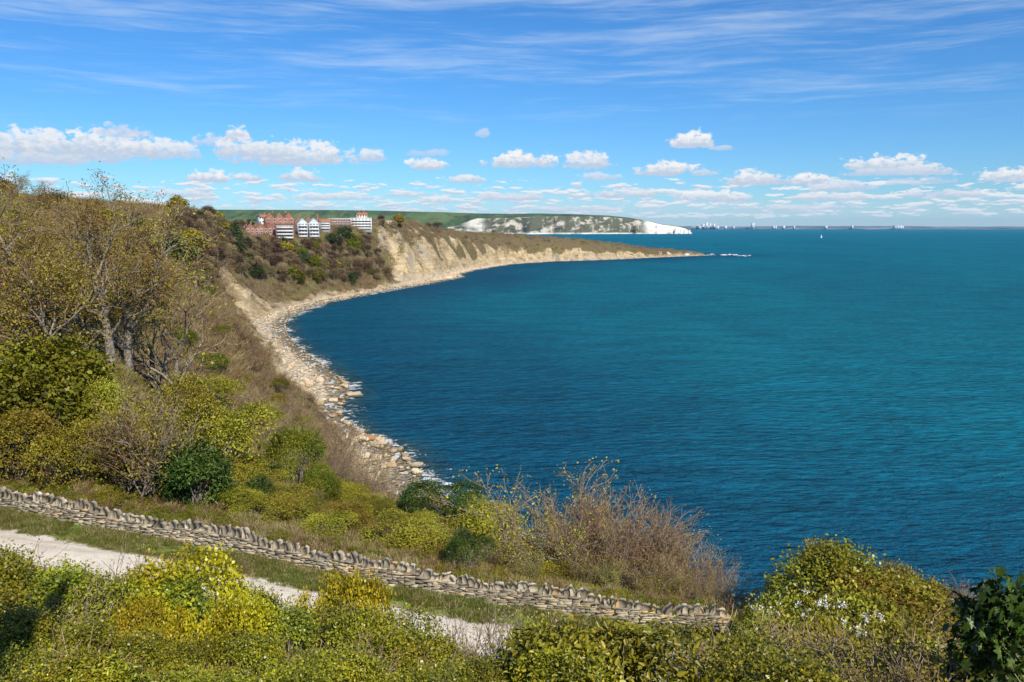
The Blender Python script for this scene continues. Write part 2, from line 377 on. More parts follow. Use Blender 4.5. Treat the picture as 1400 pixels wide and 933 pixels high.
M_ = {}
M_['bark'] = plain('bark_grey', (.22, .19, .15), .9, .35, 6., .4)
M_['twig'] = leafmat('twig_brown', (.19, .13, .07), (.37, .275, .155), (.44, .36, .22), .05, .10, .8, .1)
M_['twig_red'] = leafmat('twig_reddish', (.18, .105, .06), (.33, .215, .13), (.40, .30, .18), .05, .08, .8, .1)
M_['straw'] = leafmat('dry_straw', (.22, .17, .075), (.42, .34, .17), (.5, .42, .25), .2, .1, .7, .1)
M_['bud'] = leafmat('budding_leaf', (.20, .17, .018), (.42, .34, .035), (.44, .28, .07), .3, .12)
M_['green'] = leafmat('fresh_green_leaf', (.085, .11, .010), (.235, .24, .016), (.36, .33, .03), .3, .12)
M_['dark'] = leafmat('dark_green_leaf', (.025, .05, .009), (.07, .12, .014), (.15, .20, .025), .2, .1, .4, .4)
M_['ivy'] = leafmat('ivy_leaf', (.10, .12, .008), (.34, .335, .018), (.60, .51, .03), .25, .1, .38, .5)
M_['yellow'] = leafmat('yellow_ivy_leaf', (.24, .22, .010), (.50, .42, .015), (.62, .53, .03), .25, .06, .4, .45)
M_['moss'] = leafmat('bramble_leaf', (.13, .125, .018), (.34, .30, .028), (.44, .36, .07), .25, .14, .6, .2)
M_['grass'] = leafmat('verge_grass_blade', (.09, .12, .02), (.20, .21, .04), (.40, .33, .15), .3, .1, .6, .2)
M_['fartwig'] = leafmat('far_twigs', (.075, .05, .03), (.20, .14, .085), (.30, .23, .14), .05, .22, .8, .1)
M_['white_flower'] = leafmat('white_blossom', (.75, .75, .66), (.85, .85, .78), None, .2, .03)
M_['pine'] = leafmat('pine_needles', (.03, .05, .015), (.07, .10, .028), None, .1, .1)
# ------------------------------------------------------------------ terrain material
def terrain_mat():
    m, T = mat('coastal_ground'); P = T.nd('ShaderNodeNewGeometry').outputs['Position']
    n1 = T.noise(P, .05, 4); n2 = T.noise(P, .6, 5, .6); n3 = T.noise(P, 4., 4, .65)
    veg = T.mix(T.step(n1, .45, .7), (.13, .095, .05), (.13, .125, .035))
    veg = T.mix(T.step(n2, .45, .7), veg, (.20, .165, .085))
    grs = T.mix(T.step(n2, .35, .65), (.10, .15, .025), (.19, .21, .05))
    veg = T.mix(T.attr('lawn'), veg, grs)
    # layered limestone and clay
    z = T.mapv(P, (.10, .10, .10)); st = T.noise(z, 1.0, 6, .65, .6)
    st2 = T.noise(T.mapv(P, (.22, .22, .45)), 1.0, 5, .7)
    rk = T.mix(T.step(st, .35, .62), (.27, .19, .09), (.55, .43, .25))
    st5 = T.noise(T.mapv(P, (.025, .025, .62)), 1.0, 4, .6, .5); rk = T.mix(T.step(st5, .50, .56, 0, .45), rk, (.25, .17, .085))
    ck = T.noise(T.mapv(P, (.5, .5, .35)), 1.0, 5, .75); rk = T.mix(T.step(ck, .56, .66, 0, .6), rk, (.17, .125, .07))
    rk = T.mix(T.step(st2, .5, .72), rk, (.62, .53, .37))
    rk = T.mix(T.step(n3, .55, .75, 0, .5), rk, (.21, .145, .075))
    rk = T.mix(T.m('MULTIPLY', T.attr('grey'), .9), rk, (.33, .29, .23))
    f = T.step(T.m('ADD', T.attr('rock'), T.m('MULTIPLY', T.m('SUBTRACT', n2, .5), .9)), .38, .62)
    c = T.mix(f, veg, rk)
    vo = T.nd('ShaderNodeTexVoronoi'); T.l.new(P, vo.inputs['Vector']); vo.inputs['Scale'].default_value = .9
    st4 = T.step(vo.outputs['Distance'], .15, .8)
    be = T.mix(T.step(T.noise(P, 1.4, 5, .7), .35, .62), (.48, .38, .25), (.80, .70, .54))
    be = T.mix(T.step(vo.outputs['Distance'], .4, .8, 0, .7), be, (.26, .20, .13))
    be = T.mix(T.step(T.attr('wet'), .2, 1.0, 0, .75), be, (.12, .10, .065))
    c = T.mix(T.attr('beach'), c, be)
    b = bump(T, T.m('ADD', T.m('ADD', n2, st2), T.m('MULTIPLY', vo.outputs['Distance'], T.attr('beach'))), .7, 1.2)
    finish(T, princ(T, c, .95, .1, b)); return m
def polar(az, rr):
    A, Q = np.meshgrid(az, rr); return (Q*np.sin(A)), (Q*np.cos(A))
def gridfaces(nr, na):
    i = np.arange(nr-1)[:, None]*na+np.arange(na-1)[None]; i = i.ravel()
    return np.stack([i, i+1, i+na+1, i+na], 1)
def build_terrain():
    az = np.concatenate([np.linspace(-180, -46, 40), np.linspace(-45, 40, 640), np.linspace(42, 180, 40)])*pi/180
    rr = np.exp(np.linspace(math.log(1.5), math.log(6500), 640))
    x, y = polar(az, rr); z, d, sy, t, bq = ground(x, y, True)
    r = np.hypot(x, y)
    py = wall_y(x)-3.1; onp = (np.abs(y-py) < 3.0) & (r < 120)
    z = np.where(onp, z-.05, z)
    # where bare ground shows
    n = fbm(x/30, y/30, 4, 61); n2 = fbm(x/8, y/8, 4, 62)
    rock = np.zeros(x.shape)
    cliff = sst(.0, .04, t)*sst(1.02, .9, t)*(d > 0)
    e = lambda a, b, c, dd: sst(a, b, sy)*sst(dd, c, sy)
    rock += cliff*e(690, 735, 1400, 1450)*(.95-.40*sst(.3, .7, t))            # the open cliffs round to the point
    rock += cliff*sst(.75, .35, t)*e(255, 300, 440, 520)*.95   # the landslip
    rock += cliff*sst(.55, .2, t)*e(205, 215, 245, 262)*1.2
    rock += cliff*sst(.25, .05, t)*.7
    rock *= 1-.62*sst(.28, .5, t+n2*.3)*sst(1040, 1150, sy)
    rock = rock*(1+n2*1.6)+n*.9*(rock > .05)
    rock -= sst(.45, .8, t+n*.8)*e(850, 950, 1330, 1370)*.42
    rock -= sst(-.08, .15, fbm(x/14, y/20, 4, 77))*.85*sst(.05, .4, t)*e(800, 900, 1400, 1420)
    beach = np.where(d > -3, sst(1.3, .8, bq), 1); wet = sst(3.2, .5, np.abs(z)+np.abs(d)*.25)
    lawn = sst(8, 4, np.abs(x-ux(418, 600, 38))/3+np.abs(y-606)/2.2)+np.where(r < 60, .0, 0)
    lawn += sst(4.2, 2.8, np.abs(y-py))*(r < 120)
    grey = sst(.1, .3, n2+.1)*(sy > 700)*(sy < 800)+sst(0.1, .35, n)*.5
    V = np.stack([x, y, z], -1).reshape(-1, 3); F = gridfaces(len(rr), len(az))
    keep = (V[F][:, :, 2].max(1) > -5.5); F = F[keep]
    me = mesh('ground', V, [F], [terrain_mat()], None, {'rock': rock.ravel(), 'beach': beach.ravel(), 'wet': wet.ravel(), 'lawn': lawn.ravel().clip(0, 1), 'grey': grey.ravel().clip(0, 1)}, True)
    return tag(link('ground', me), 'grassy and rocky coastal slopes round the bay', kind='structure')
build_terrain()
# ------------------------------------------------------------------ sea
def sea_mat():
    m, T = mat('sea_water'); g = T.nd('ShaderNodeNewGeometry'); P = g.outputs['Position']
    d = T.attr('shore')                     # metres from the waterline, seawards
    n1 = T.noise(T.mapv(P, (.004, .0022, 1), (0, 0, .4)), 1.0, 5, .6)
    n2 = T.noise(T.mapv(P, (.03, .012, 1), (0, 0, .5)), 1.0, 4, .6)
    deep = T.mix(T.step(n1, .36, .62), SEA_A, SEA_B)
    deep = T.mix(T.step(n2, .45, .75, 0, .5), deep, SEA_C)
    # sea bed seen through the shallows: dark weed, then pale ledge
    w = T.m('ADD', d, T.m('MULTIPLY', T.m('SUBTRACT', n1, .5), 140))
    deep = T.mix(T.step(w, 5, 150, .75, 0), deep, SEA_W)
    s1 = T.noise(P, .35, 5, .65)
    ds = T.m('ADD', d, T.m('MULTIPLY', T.m('SUBTRACT', s1, .5), 16))
    deep = T.mix(T.step(ds, 11, -1, 0, .75), deep, (.05, .09, .075))
    # foam
    f1 = T.noise(T.mapv(P, (1, 1, 1)), .38, 6, .72, 1.0); f2 = T.noise(P, .045, 2)
    reach = T.m('MULTIPLY', T.step(f2, .35, .68, 1.6, 6.5), 1.0)
    fm = T.m('SUBTRACT', T.m('ADD', T.m('DIVIDE', T.m('SUBTRACT', reach, d), 7.0), T.m('MULTIPLY', T.m('SUBTRACT', f1, .5), 4.2)), T.m('MULTIPLY', T.step(d, 8, 16), 4.0))
    foam = T.step(fm, .25, .6)
    cap = T.m('MULTIPLY', T.step(T.noise(T.mapv(P, (.09, .5, 1), (0, 0, .2)), 1.0, 2), .80, .84), .25)
    foam = T.m('MAXIMUM', foam, cap)
    base = T.mix(foam, deep, (.80, .82, .82))
    wv = [(.02, .05, -.25, 3, 1.6), (.07, .17, -.35, 4, 1.3), (.15, .40, -.45, 5, 7.0), (.6, 1.3, -.2, 3, 1.4)]
    h = None
    for (a, b_, rz, dt, amp) in wv:
        q = T.m('MULTIPLY', T.noise(T.mapv(P, (a, b_, 1), (0, 0, rz)), 1.0, dt, .6), amp)
        h = q if h is None else T.m('ADD', h, q)
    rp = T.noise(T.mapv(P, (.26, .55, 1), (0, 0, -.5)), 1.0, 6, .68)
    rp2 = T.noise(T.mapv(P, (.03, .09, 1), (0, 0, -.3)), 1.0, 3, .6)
    k = T.m('ADD', T.m('MULTIPLY', T.m('SUBTRACT', rp, .5), 2.1), T.m('ADD', 1.0, T.m('MULTIPLY', T.m('SUBTRACT', rp2, .5), 1.1)))  # light and shade of the wave facets painted into the water colour
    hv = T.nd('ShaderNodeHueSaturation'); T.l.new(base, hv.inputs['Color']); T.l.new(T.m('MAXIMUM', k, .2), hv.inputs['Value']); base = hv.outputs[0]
    nb = bump(T, h, 1.0, 1.0)
    df = T.nd('ShaderNodeBsdfDiffuse'); T.l.new(base, df.inputs[0]); T.l.new(nb, df.inputs['Normal'])
    gl = T.nd('ShaderNodeBsdfGlossy'); gl.inputs['Roughness'].default_value = .22; gl.inputs[0].default_value = (1, 1, 1, 1); T.l.new(nb, gl.inputs['Normal'])
    fr = T.nd('ShaderNodeFresnel'); fr.inputs[0].default_value = 1.33; T.l.new(nb, fr.inputs['Normal'])
    fac = T.m('MULTIPLY', T.m('MINIMUM', T.m('MULTIPLY', fr.outputs[0], .35), .075), T.m('SUBTRACT', 1.0, foam))
    mx = T.nd('ShaderNodeMixShader'); T.l.new(fac, mx.inputs[0]); T.l.new(df.outputs[0], mx.inputs[1]); T.l.new(gl.outputs[0], mx.inputs[2])
    finish(T, mx.outputs[0]); return m
SEA_A = (.0010, .148, .232); SEA_B = (.0015, .178, .258); SEA_C = (.0008, .122, .195); SEA_W = (.0010, .066, .145)
def build_sea():
    az = np.concatenate([np.linspace(-180, -42, 30), np.linspace(-40, 40, 500), np.linspace(42, 180, 30)])*pi/180
    rr = np.concatenate([[1.], np.exp(np.linspace(math.log(40), math.log(2500), 420)), np.exp(np.linspace(math.log(2600), math.log(150000), 40))])
    x, y = polar(az, rr); d, _, d2 = coast(x, y)
    dm = np.where(d > 0, -np.minimum(np.abs(d), np.where(d2 > 0, d2, 0)), np.minimum(-d, np.where(np.abs(d2) > 0, np.abs(d2), 1e9)))
    V = np.stack([x, y, np.zeros_like(x)], -1).reshape(-1, 3)
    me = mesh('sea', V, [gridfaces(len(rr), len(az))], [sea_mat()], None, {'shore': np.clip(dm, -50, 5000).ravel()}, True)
    return tag(link('sea', me), 'blue green sea filling the bay to the horizon', kind='structure')
build_sea()
# ------------------------------------------------------------------ far land
def far_ridge():
    us = np.linspace(-260, 946, 420)
    rows = 34
    top_u = [-260, 0, 200, 300, 450, 520, 600, 630, 650, 700, 740, 780, 830, 860, 885, 905, 925, 938, 946]
    top_v = [286, 285, 284, 285.5, 286, 287, 289, 290, 291, 291.5, 291, 292, 294, 297, 301.5, 306.5, 309, 312, 318]
    clf_u = [-260, 560, 625, 650, 760, 860, 884, 892, 946]           # how much of the face is a cliff
    clf = [0, 0, .35, .72, .85, .92, 1., 1., 1.]
    yb = np.interp(us, [-260, 500, 640, 940, 946], [4300, 4500, 5200, 5650, 5650])
    vt = np.interp(us, top_u, top_v); ct = np.interp(us, clf_u, clf)
    n = fbm(us/26, us*0+3, 4, 5); n2 = fbm(us/6., us*0+8, 3, 15)
    V = []; A = []; B = []
    for j in range(rows+8):
        q = j/(rows-1)
        if j < rows:
            zt = np.array([vz(v, Y) for v, Y in zip(vt, yb+500)])-0
            zf = zt*q**.9
            # distance: cliff part near vertical, then the downs slope back
            back = np.where(q < ct*.93, 60*q, 60*q+(q-ct*.93)/(1-ct*.93+1e-6)*700)
            w = fbm(us/9, us*0+q*3.0, 4, 25)
            Y = yb+back+(n*160+n2*60+w*70)*(1-.5*q)*(np.abs(us-940) > 12)
            z = zf
        else:
            Y = yb+800+(j-rows+1)*220; z = zt*(1-.08*(j-rows+1))
        x = np.array([ux(u, Yy, zz) for u, Yy, zz in zip(us, Y, z)])
        V.append(np.stack([x, Y, z-1], 1)); 
        A.append(np.where(q < ct*.93, 1, 0)*np.ones_like(us)*(q <= 1)); B.append(np.full(len(us), q))
    V = np.concatenate(V); A = np.concatenate(A); U = np.tile(us, rows+8)
    m, T = mat('chalk_downs'); P = T.nd('ShaderNodeNewGeometry').outputs['Position']
    f1 = T.noise(T.mapv(P, (.0035, .001, .006)), 1.0, 4, .6); f2 = T.noise(T.mapv(P, (.012, .002, .02)), 1.0, 5, .65); f3 = T.noise(T.mapv(P, (.03, .004, .012)), 1.0, 4, .6)
    gr = T.mix(T.step(f1, .42, .56), (.065, .115, .038), (.115, .165, .055))
    gr = T.mix(T.step(f2, .50, .60, 0, .75), gr, (.04, .06, .03))
    ch = T.mix(T.step(f2, .40, .49), (.50, .46, .38), (.105, .11, .07))
    ch = T.mix(T.step(f3, .55, .68, 0, .8), ch, (.45, .40, .30))
    wh = T.mix(T.step(f3, .3, .7), (.76, .74, .68), (.60, .56, .48))
    ch = T.mix(T.attr('bare'), ch, wh)
    a = T.step(T.m('ADD', T.attr('cliff'), T.m('MULTIPLY', T.m('SUBTRACT', f2, .5), .8)), .4, .6)
    c = T.mix(a, gr, ch)
    finish(T, princ(T, c, .95, .1, bump(T, T.m('ADD', f2, f3), .6, 25)))
    qq = np.concatenate(B)
    bare = sst(872, 892, U)+sst(.07, .03, qq)*(U > 640)+sst(668, 655, U)*sst(628, 645, U)*.7
    me = mesh('hills', V, [gridfaces(rows+8, len(us))], [m], None, {'cliff': A, 'bare': np.clip(bare, 0, 1)}, True)
    tag(link('hills', me), 'green downs ending in white chalk cliffs across the far bay', kind='structure')
far_ridge()
def far_coast():
    m, T = mat('far_coast_land'); P = T.nd('ShaderNodeNewGeometry').outputs['Position']
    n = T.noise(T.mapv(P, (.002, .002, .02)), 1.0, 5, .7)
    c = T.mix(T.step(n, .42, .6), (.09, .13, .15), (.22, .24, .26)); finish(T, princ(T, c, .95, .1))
    xs = np.linspace(-1500, 16500, 500); Y0 = 15000
    h = 52+fbm(xs/1500, xs*0, 4, 4)*40+fbm(xs/260, xs*0, 3, 6)*14
    h = h*np.interp(xs, [-1500, 9000, 16500], [1.1, 1.0, .55])
    V = []; prof = [(0, -1), (5, .10), (60, .45), (140, .6), (500, .85), (1200, 1), (3000, .3)]
    for dy, k in prof: V.append(np.stack([xs, np.full_like(xs, Y0+dy)+fbm(xs/900, xs*0+dy, 3, 9)*300, np.where(k < 0, -3, h*k)], 1))
    me = mesh('far_coast', np.concatenate(V), [gridfaces(len(prof), len(xs))], [m], None, None, True)
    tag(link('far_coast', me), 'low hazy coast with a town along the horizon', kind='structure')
far_coast()
# ------------------------------------------------------------------ plant makers
def unit(v): return v/(np.linalg.norm(v, axis=-1, keepdims=True)+1e-9)
def fans(g, P, D, rng, per, L, W=.55, spread=.9, droop=.0, form='d', mi=0, vs=None, jit=.5):
    """a fan of leaves round each twig tip P pointing along D"""
    n = len(P); Pq = np.repeat(P, per, 0); Dq = np.repeat(D, per, 0)
    T = unit(Dq+rng.normal(0, spread, (n*per, 3))+np.array([0, 0, -droop])); N = unit(rng.normal(0, .6, (n*per, 3))+np.array([0, 0, 1.0])+Dq*.5)
    Ls = L*rng.uniform(.6, 1.3, n*per); Pj = Pq+rng.normal(0, jit*L, (n*per, 3))
    v = np.repeat(vs if vs is not None else rng.uniform(0, 1, n), per)*.55+rng.uniform(0, 1, n*per)*.45
    g.leaves(Pj, T, N, Ls, W, .15, v, mi, form)
def lobes(rng, n, R_, H, flat=.75):
    out = [(np.array([0, 0, H*.5]), np.array([R_*.8, R_*.8, H*.5]))]
    for i in range(n):
        a = rng.uniform(0, 2*pi); q = rng.uniform(.3, .75)*R_
        zz = H*rng.uniform(.3, .72); s = rng.uniform(.3, .55)
        out.append((np.array([cos(a)*q, sin(a)*q, zz]), np.array([R_*s, R_*s, min(R_*s*rng.uniform(.8, 1.1), H-zz+H*.06)])))
    return out
def tips(rng, lb, n, deep=.35):
    P = []; D = []
    w = np.array([s[0]*s[2] for _, s in lb]); w /= w.sum()
    while sum(len(p) for p in P) < n:
        k = rng.choice(len(lb), p=w); c, s = lb[k]
        d = unit(rng.normal(0, 1, (160, 3))); d[:, 2] = np.where(rng.random(160) < .8, np.abs(d[:, 2]), d[:, 2])
        q = rng.uniform(1-deep, 1.03, (160, 1))*(1+.12*np.sin(d[:, :1]*7+k)*np.cos(d[:, 1:2]*6+k*2))
        p = c+d*s*q; ok = p[:, 2] > 0.0
        for c2, s2 in lb:
            if c2 is not c: ok &= (((p-c2)/s2)**2).sum(1) > .45
        P.append(p[ok]); D.append(unit(d[ok]/s))
    return np.concatenate(P)[:n], np.concatenate(D)[:n]
def bush(seed, R_, H, nt, per, L, lm, form='d', W=.6, nl=7, stems=30, spread=.9, droop=.3, sr=.02, jit=.9, deep=.35):
    rng = np.random.default_rng(seed); lb = lobes(rng, nl, R_, H)
    P, D = tips(rng, lb, nt, deep); g = G()
    cl = np.clip(.5+.5*np.sin(P[:, 0]*3/R_+seed)*np.cos(P[:, 1]*3.4/R_+seed*2)+rng.normal(0, .25, len(P)), 0, 1)
    fans(g, P, D, rng, per, L, W, spread, droop, form, 0, cl, jit)
    s = G(); k = rng.choice(len(P), min(stems, len(P)), replace=False)
    B0 = np.stack([rng.normal(0, R_*.08, len(k)), rng.normal(0, R_*.08, len(k)), np.full(len(k), -.25)], 1)
    mid = (B0+P[k])/2+np.array([0, 0, H*.1])+rng.normal(0, R_*.05, (len(k), 3))
    s.tubes(B0, mid, sr*1.8, sr, 4); s.tubes(mid, P[k], sr, sr*.3, 3)
    return g.build('foliage', [M_[lm]], False), s.build('stems', [M_['bark']])
def grow(rng, segs, tipl, P, D, L, r, lev, cfg):
    n = cfg['seg'][lev]; p = P; d = D; kids = []
    for i in range(n):
        q = p+d*L/n; r1 = r*(1-(1-cfg['taper'])*(i+1)/n)
        segs.append((p, q, r*(1-(1-cfg['taper'])*i/n), r1, lev)); p = q
        d = unit(d+rng.normal(0, cfg['wob'][lev], 3)+np.array([0, 0, cfg['up'][lev]]))
        if lev < len(cfg['seg'])-1 and (i+1)/n > cfg['bare'][lev]: kids.append((p, d, r1))
    if lev == len(cfg['seg'])-1: tipl.append((p, d)); return
    m = cfg['n'][lev]
    for j in range(m):
        kp, kd, kr = kids[int(len(kids)*(j+.5)/m)] if j < m-1 else kids[-1]
        a = rng.uniform(0, 2*pi); ref = unit(np.cross(kd, [.3, .2, 1.])); e2 = np.cross(kd, ref)
        ang = cfg['ang'][lev]*rng.uniform(.7, 1.25)*(1 if j < m-1 else .4)
        nd = unit(kd*cos(ang)+(ref*cos(a)+e2*sin(a))*sin(ang))
        grow(rng, segs, tipl, kp, nd, L*cfg['len'][lev]*rng.uniform(.7, 1.15), kr*cfg['rad'][lev], lev+1, cfg)
def tree_mesh(seed, H, cfg, lm, leafL, per, twm='twig', lean=(0, 0), trunks=1, minr=.006, keep=1., r0=.02, W=.6, form='d'):
    rng = np.random.default_rng(seed); segs = []; tl = []
    for k in range(trunks):
        a = rng.uniform(0, 6.28); off = np.array([cos(a), sin(a), 0])*H*.03*(trunks > 1)
        grow(rng, segs, tl, off+np.array([0, 0, -.4]), unit(np.array([lean[0], lean[1], 1.])+off*.35/(H*.03+1e-9)*(trunks > 1)), H*cfg['trunk'], H*r0, 0, cfg)
    A = np.array([s[0] for s in segs]); B = np.array([s[1] for s in segs]); ra = np.array([s[2] for s in segs]); rb = np.array([s[3] for s in segs]); lv = np.array([s[4] for s in segs])
    k = H/max(B[:, 2].max(), .1); A = A*k; B = B*k
    t = G(); c = G(); q = lv <= 2
    t.tubes(A[lv == 0], B[lv == 0], ra[lv == 0], rb[lv == 0], 7, .3)
    t.tubes(A[(lv > 0) & q], B[(lv > 0) & q], np.maximum(ra[(lv > 0) & q], minr*1.3), np.maximum(rb[(lv > 0) & q], minr), 4, rng.uniform(.2, .8, ((lv > 0) & q).sum()))
    c.tubes(A[~q], B[~q], np.maximum(ra[~q], minr), np.maximum(rb[~q], minr*.55), 3, rng.uniform(0, 1, (~q).sum()), 0)
    P = np.array([a for a, b in tl])*k; D = np.array([b for a, b in tl])
    if keep < 1: z = rng.random(len(P)) < keep; P = P[z]; D = D[z]
    if per: fans(c, P, D, rng, per, leafL, W, .8, .1, form, 1, None, 1.2)
    return t.build('trunk', [M_['bark']], True), c.build('crown', [M_[twm], M_[lm]])
CFG_BIG = dict(trunk=.55, seg=[5, 5, 4, 3, 2], n=[9, 7, 6, 5], ang=[.85, .75, .7, .7], len=[.72, .55, .5, .5], rad=[.62, .6, .6, .6], bare=[.3, .25, .2, .2], wob=[.09, .14, .18, .22, .25], up=[.05, .07, .06, .05, .05], taper=.55)
CFG_MID = dict(trunk=.5, seg=[3, 3, 3, 2], n=[6, 5, 5], ang=[.75, .7, .7], len=[.7, .55, .55], rad=[.6, .6, .55], bare=[.25, .2, .2], wob=[.1, .16, .2, .25], up=[.08, .1, .08, .05], taper=.5)
CFG_BUSHY = dict(trunk=.35, seg=[2, 4, 3, 2], n=[8, 6, 6], ang=[.7, .55, .6], len=[1.35, .5, .5], rad=[.6, .55, .55], bare=[.0, .2, .1], wob=[.1, .12, .18, .22], up=[.05, .14, .1, .08], taper=.45)
PROT = {}
def plant(name, label, cat, u, v, Y, kind, H=None, top=None, w=1.0, group=None, rot=None, parts=('trunk', 'crown'), xy=None, sink=.1):
    """stand a plant on the ground at column u and forward distance Y; its height from the row of its top"""
    if xy: x, Y = xy; z = gz(x, Y)
    else:
        z = 40.
        for _ in range(4): x = ux(u, Y, z); z = gz(x, Y)
    if top is not None: H = max(.3, vz(top, Y)-z)
    a, b, H0 = PROT[kind]
    o = bpy.data.objects.new(name, None); col.objects.link(o); o.location = (x, Y, z-sink)
    o.rotation_euler = (0, 0, rot if rot is not None else random.uniform(0, 6.28)); k = H/H0; o.scale = (k*w, k*w, k)
    tag(o, label, cat, group)
    if a: link(parts[0], a, o)
    if b: link(parts[1], b, o)
    return o
def P_(key, H0, pair): PROT[key] = (pair[0], pair[1], H0)
def PB(key, seed, R_, H, *a, **k):
    f, s = bush(seed, R_, H, *a, **k); PROT[key] = (s, f, H)
# ------------------------------------------------------------------ scatter of undergrowth (stuff)
def scatter(name, label, x, y, scl, protos, seed=0, tilt=.25, sink=.15, zs=None):
    rng = np.random.default_rng(seed); n = len(x); z = ground(x, y)
    V = np.stack([x, y, z-sink*scl], 1)
    me = bpy.data.meshes.new(name+'_spots'); me.vertices.add(n); me.vertices.foreach_set('co', V.astype(np.float32).ravel())
    rot = np.stack([rng.normal(0, tilt, n), rng.normal(0, tilt, n), rng.uniform(0, 6.28, n)], 1)
    sc = np.stack([scl*rng.uniform(.8, 1.25, n), scl*rng.uniform(.8, 1.25, n), scl*rng.uniform(.7, 1.2, n)*(zs if zs is not None else 1)], 1)
    for k, a in (('rot', rot), ('scl', sc)):
        at = me.attributes.new(k, 'FLOAT_VECTOR', 'POINT'); at.data.foreach_set('vector', a.astype(np.float32).ravel())
    at = me.attributes.new('idx', 'INT', 'POINT'); at.data.foreach_set('value', rng.integers(0, len(protos), n).astype(np.int32))
    o = link(name, me); tag(o, label, kind='stuff')
    ng = bpy.data.node_groups.new(name, 'GeometryNodeTree')
    ng.interface.new_socket('Geometry', in_out='INPUT', socket_type='NodeSocketGeometry'); ng.interface.new_socket('Geometry', in_out='OUTPUT', socket_type='NodeSocketGeometry')
    N = ng.nodes; L = ng.links; gi = N.new('NodeGroupInput'); go = N.new('NodeGroupOutput'); j = N.new('GeometryNodeJoinGeometry')
    def na(nm, ty):
        q = N.new('GeometryNodeInputNamedAttribute'); q.data_type = ty; q.inputs[0].default_value = nm; return [s for s in q.outputs if s.enabled and s.name == 'Attribute'][0]
    ar, as_, ai = na('rot', 'FLOAT_VECTOR'), na('scl', 'FLOAT_VECTOR'), na('idx', 'INT')
    for i, p in enumerate(protos):
        oi = N.new('GeometryNodeObjectInfo'); oi.inputs['Object'].default_value = p; oi.inputs['As Instance'].default_value = True
        cm = N.new('FunctionNodeCompare'); cm.data_type = 'INT'; cm.operation = 'EQUAL'
        ii = [s for s in cm.inputs if s.enabled and s.type == 'INT']; L.new(ai, ii[0]); ii[1].default_value = i
        ip = N.new('GeometryNodeInstanceOnPoints'); L.new(gi.outputs[0], ip.inputs['Points']); L.new(cm.outputs[0], ip.inputs['Selection'])
        L.new(oi.outputs['Geometry'], ip.inputs['Instance']); L.new(ar, ip.inputs['Rotation']); L.new(as_, ip.inputs['Scale'])
        L.new(ip.outputs[0], j.inputs[0])
    L.new(j.outputs[0], go.inputs[0])
    md = o.modifiers.new('scatter', 'NODES'); md.node_group = ng
    return o
def proto(me): return bpy.data.objects.new(me.name, me)      # never linked: only a source for scatter
def clump(seed, kind, n):
    """a piece of undergrowth about 1 m across, unit size"""
    rng = np.random.default_rng(seed); g = G()
    if kind in ('twig', 'twig_red'):
        b = rng.normal(0, .32, (n, 3)); b[:, 2] = 0; d = unit(np.stack([b[:, 0]*.9, b[:, 1]*.9, np.full(n, .75)], 1)+rng.normal(0, .22, (n, 3)))
        L = rng.uniform(.5, 1.15, n)[:, None]; m = b+d*L*.5; e = m+unit(d+rng.normal(0, .25, (n, 3)))*L*.5
        v = rng.uniform(0, 1, n); g.tubes(b, m, .014, .011, 3, v); g.tubes(m, e, .011, .006, 3, v)
        e2 = np.repeat(m, 2, 0); v2 = np.repeat(v, 2); g.tubes(e2, e2+unit(np.repeat(d, 2, 0)+rng.normal(0, .6, (2*n, 3)))*.35, .009, .005, 3, v2)
        k = rng.random(n) < .35
        fans(g, e[k], d[k], rng, 3, .075, .6, .9, 0, 'd', 1)
        return g.build('scrub_clump', [M_[kind], M_['bud']])
    if kind in ('straw', 'grass'):
        b = rng.normal(0, .3, (n, 3)); b[:, 2] = 0; d = unit(rng.normal(0, .45, (n, 3))+np.array([0, 0, 1.])); L = rng.uniform(.3, .9, n)
        g.leaves(b, d, rng.normal(0, 1, (n, 3)), L, .06, .0, rng.uniform(0, 1, n), 0); return g.build('grass_clump', [M_[kind]])
    lb = lobes(rng, 4, .62, .7); P, D = tips(rng, lb, n, .3)
    v = np.clip(rng.normal(.45, .25, len(P)), 0, 1)
    fans(g, P, D, rng, 5, .11 if kind != 'moss' else .085, .6, .9, .2, 'd', 0, v, .8)
    if kind == 'moss':
        k = rng.random(len(P)) < .3; b = P[k]*np.array([.4, .4, 0]); g.tubes(b, P[k]+D[k]*.12, .008, .004, 3, rng.uniform(0, 1, k.sum()), 1)
        return g.build('bramble_clump', [M_[kind], M_['twig']])
    return g.build('leaf_clump', [M_[kind]])
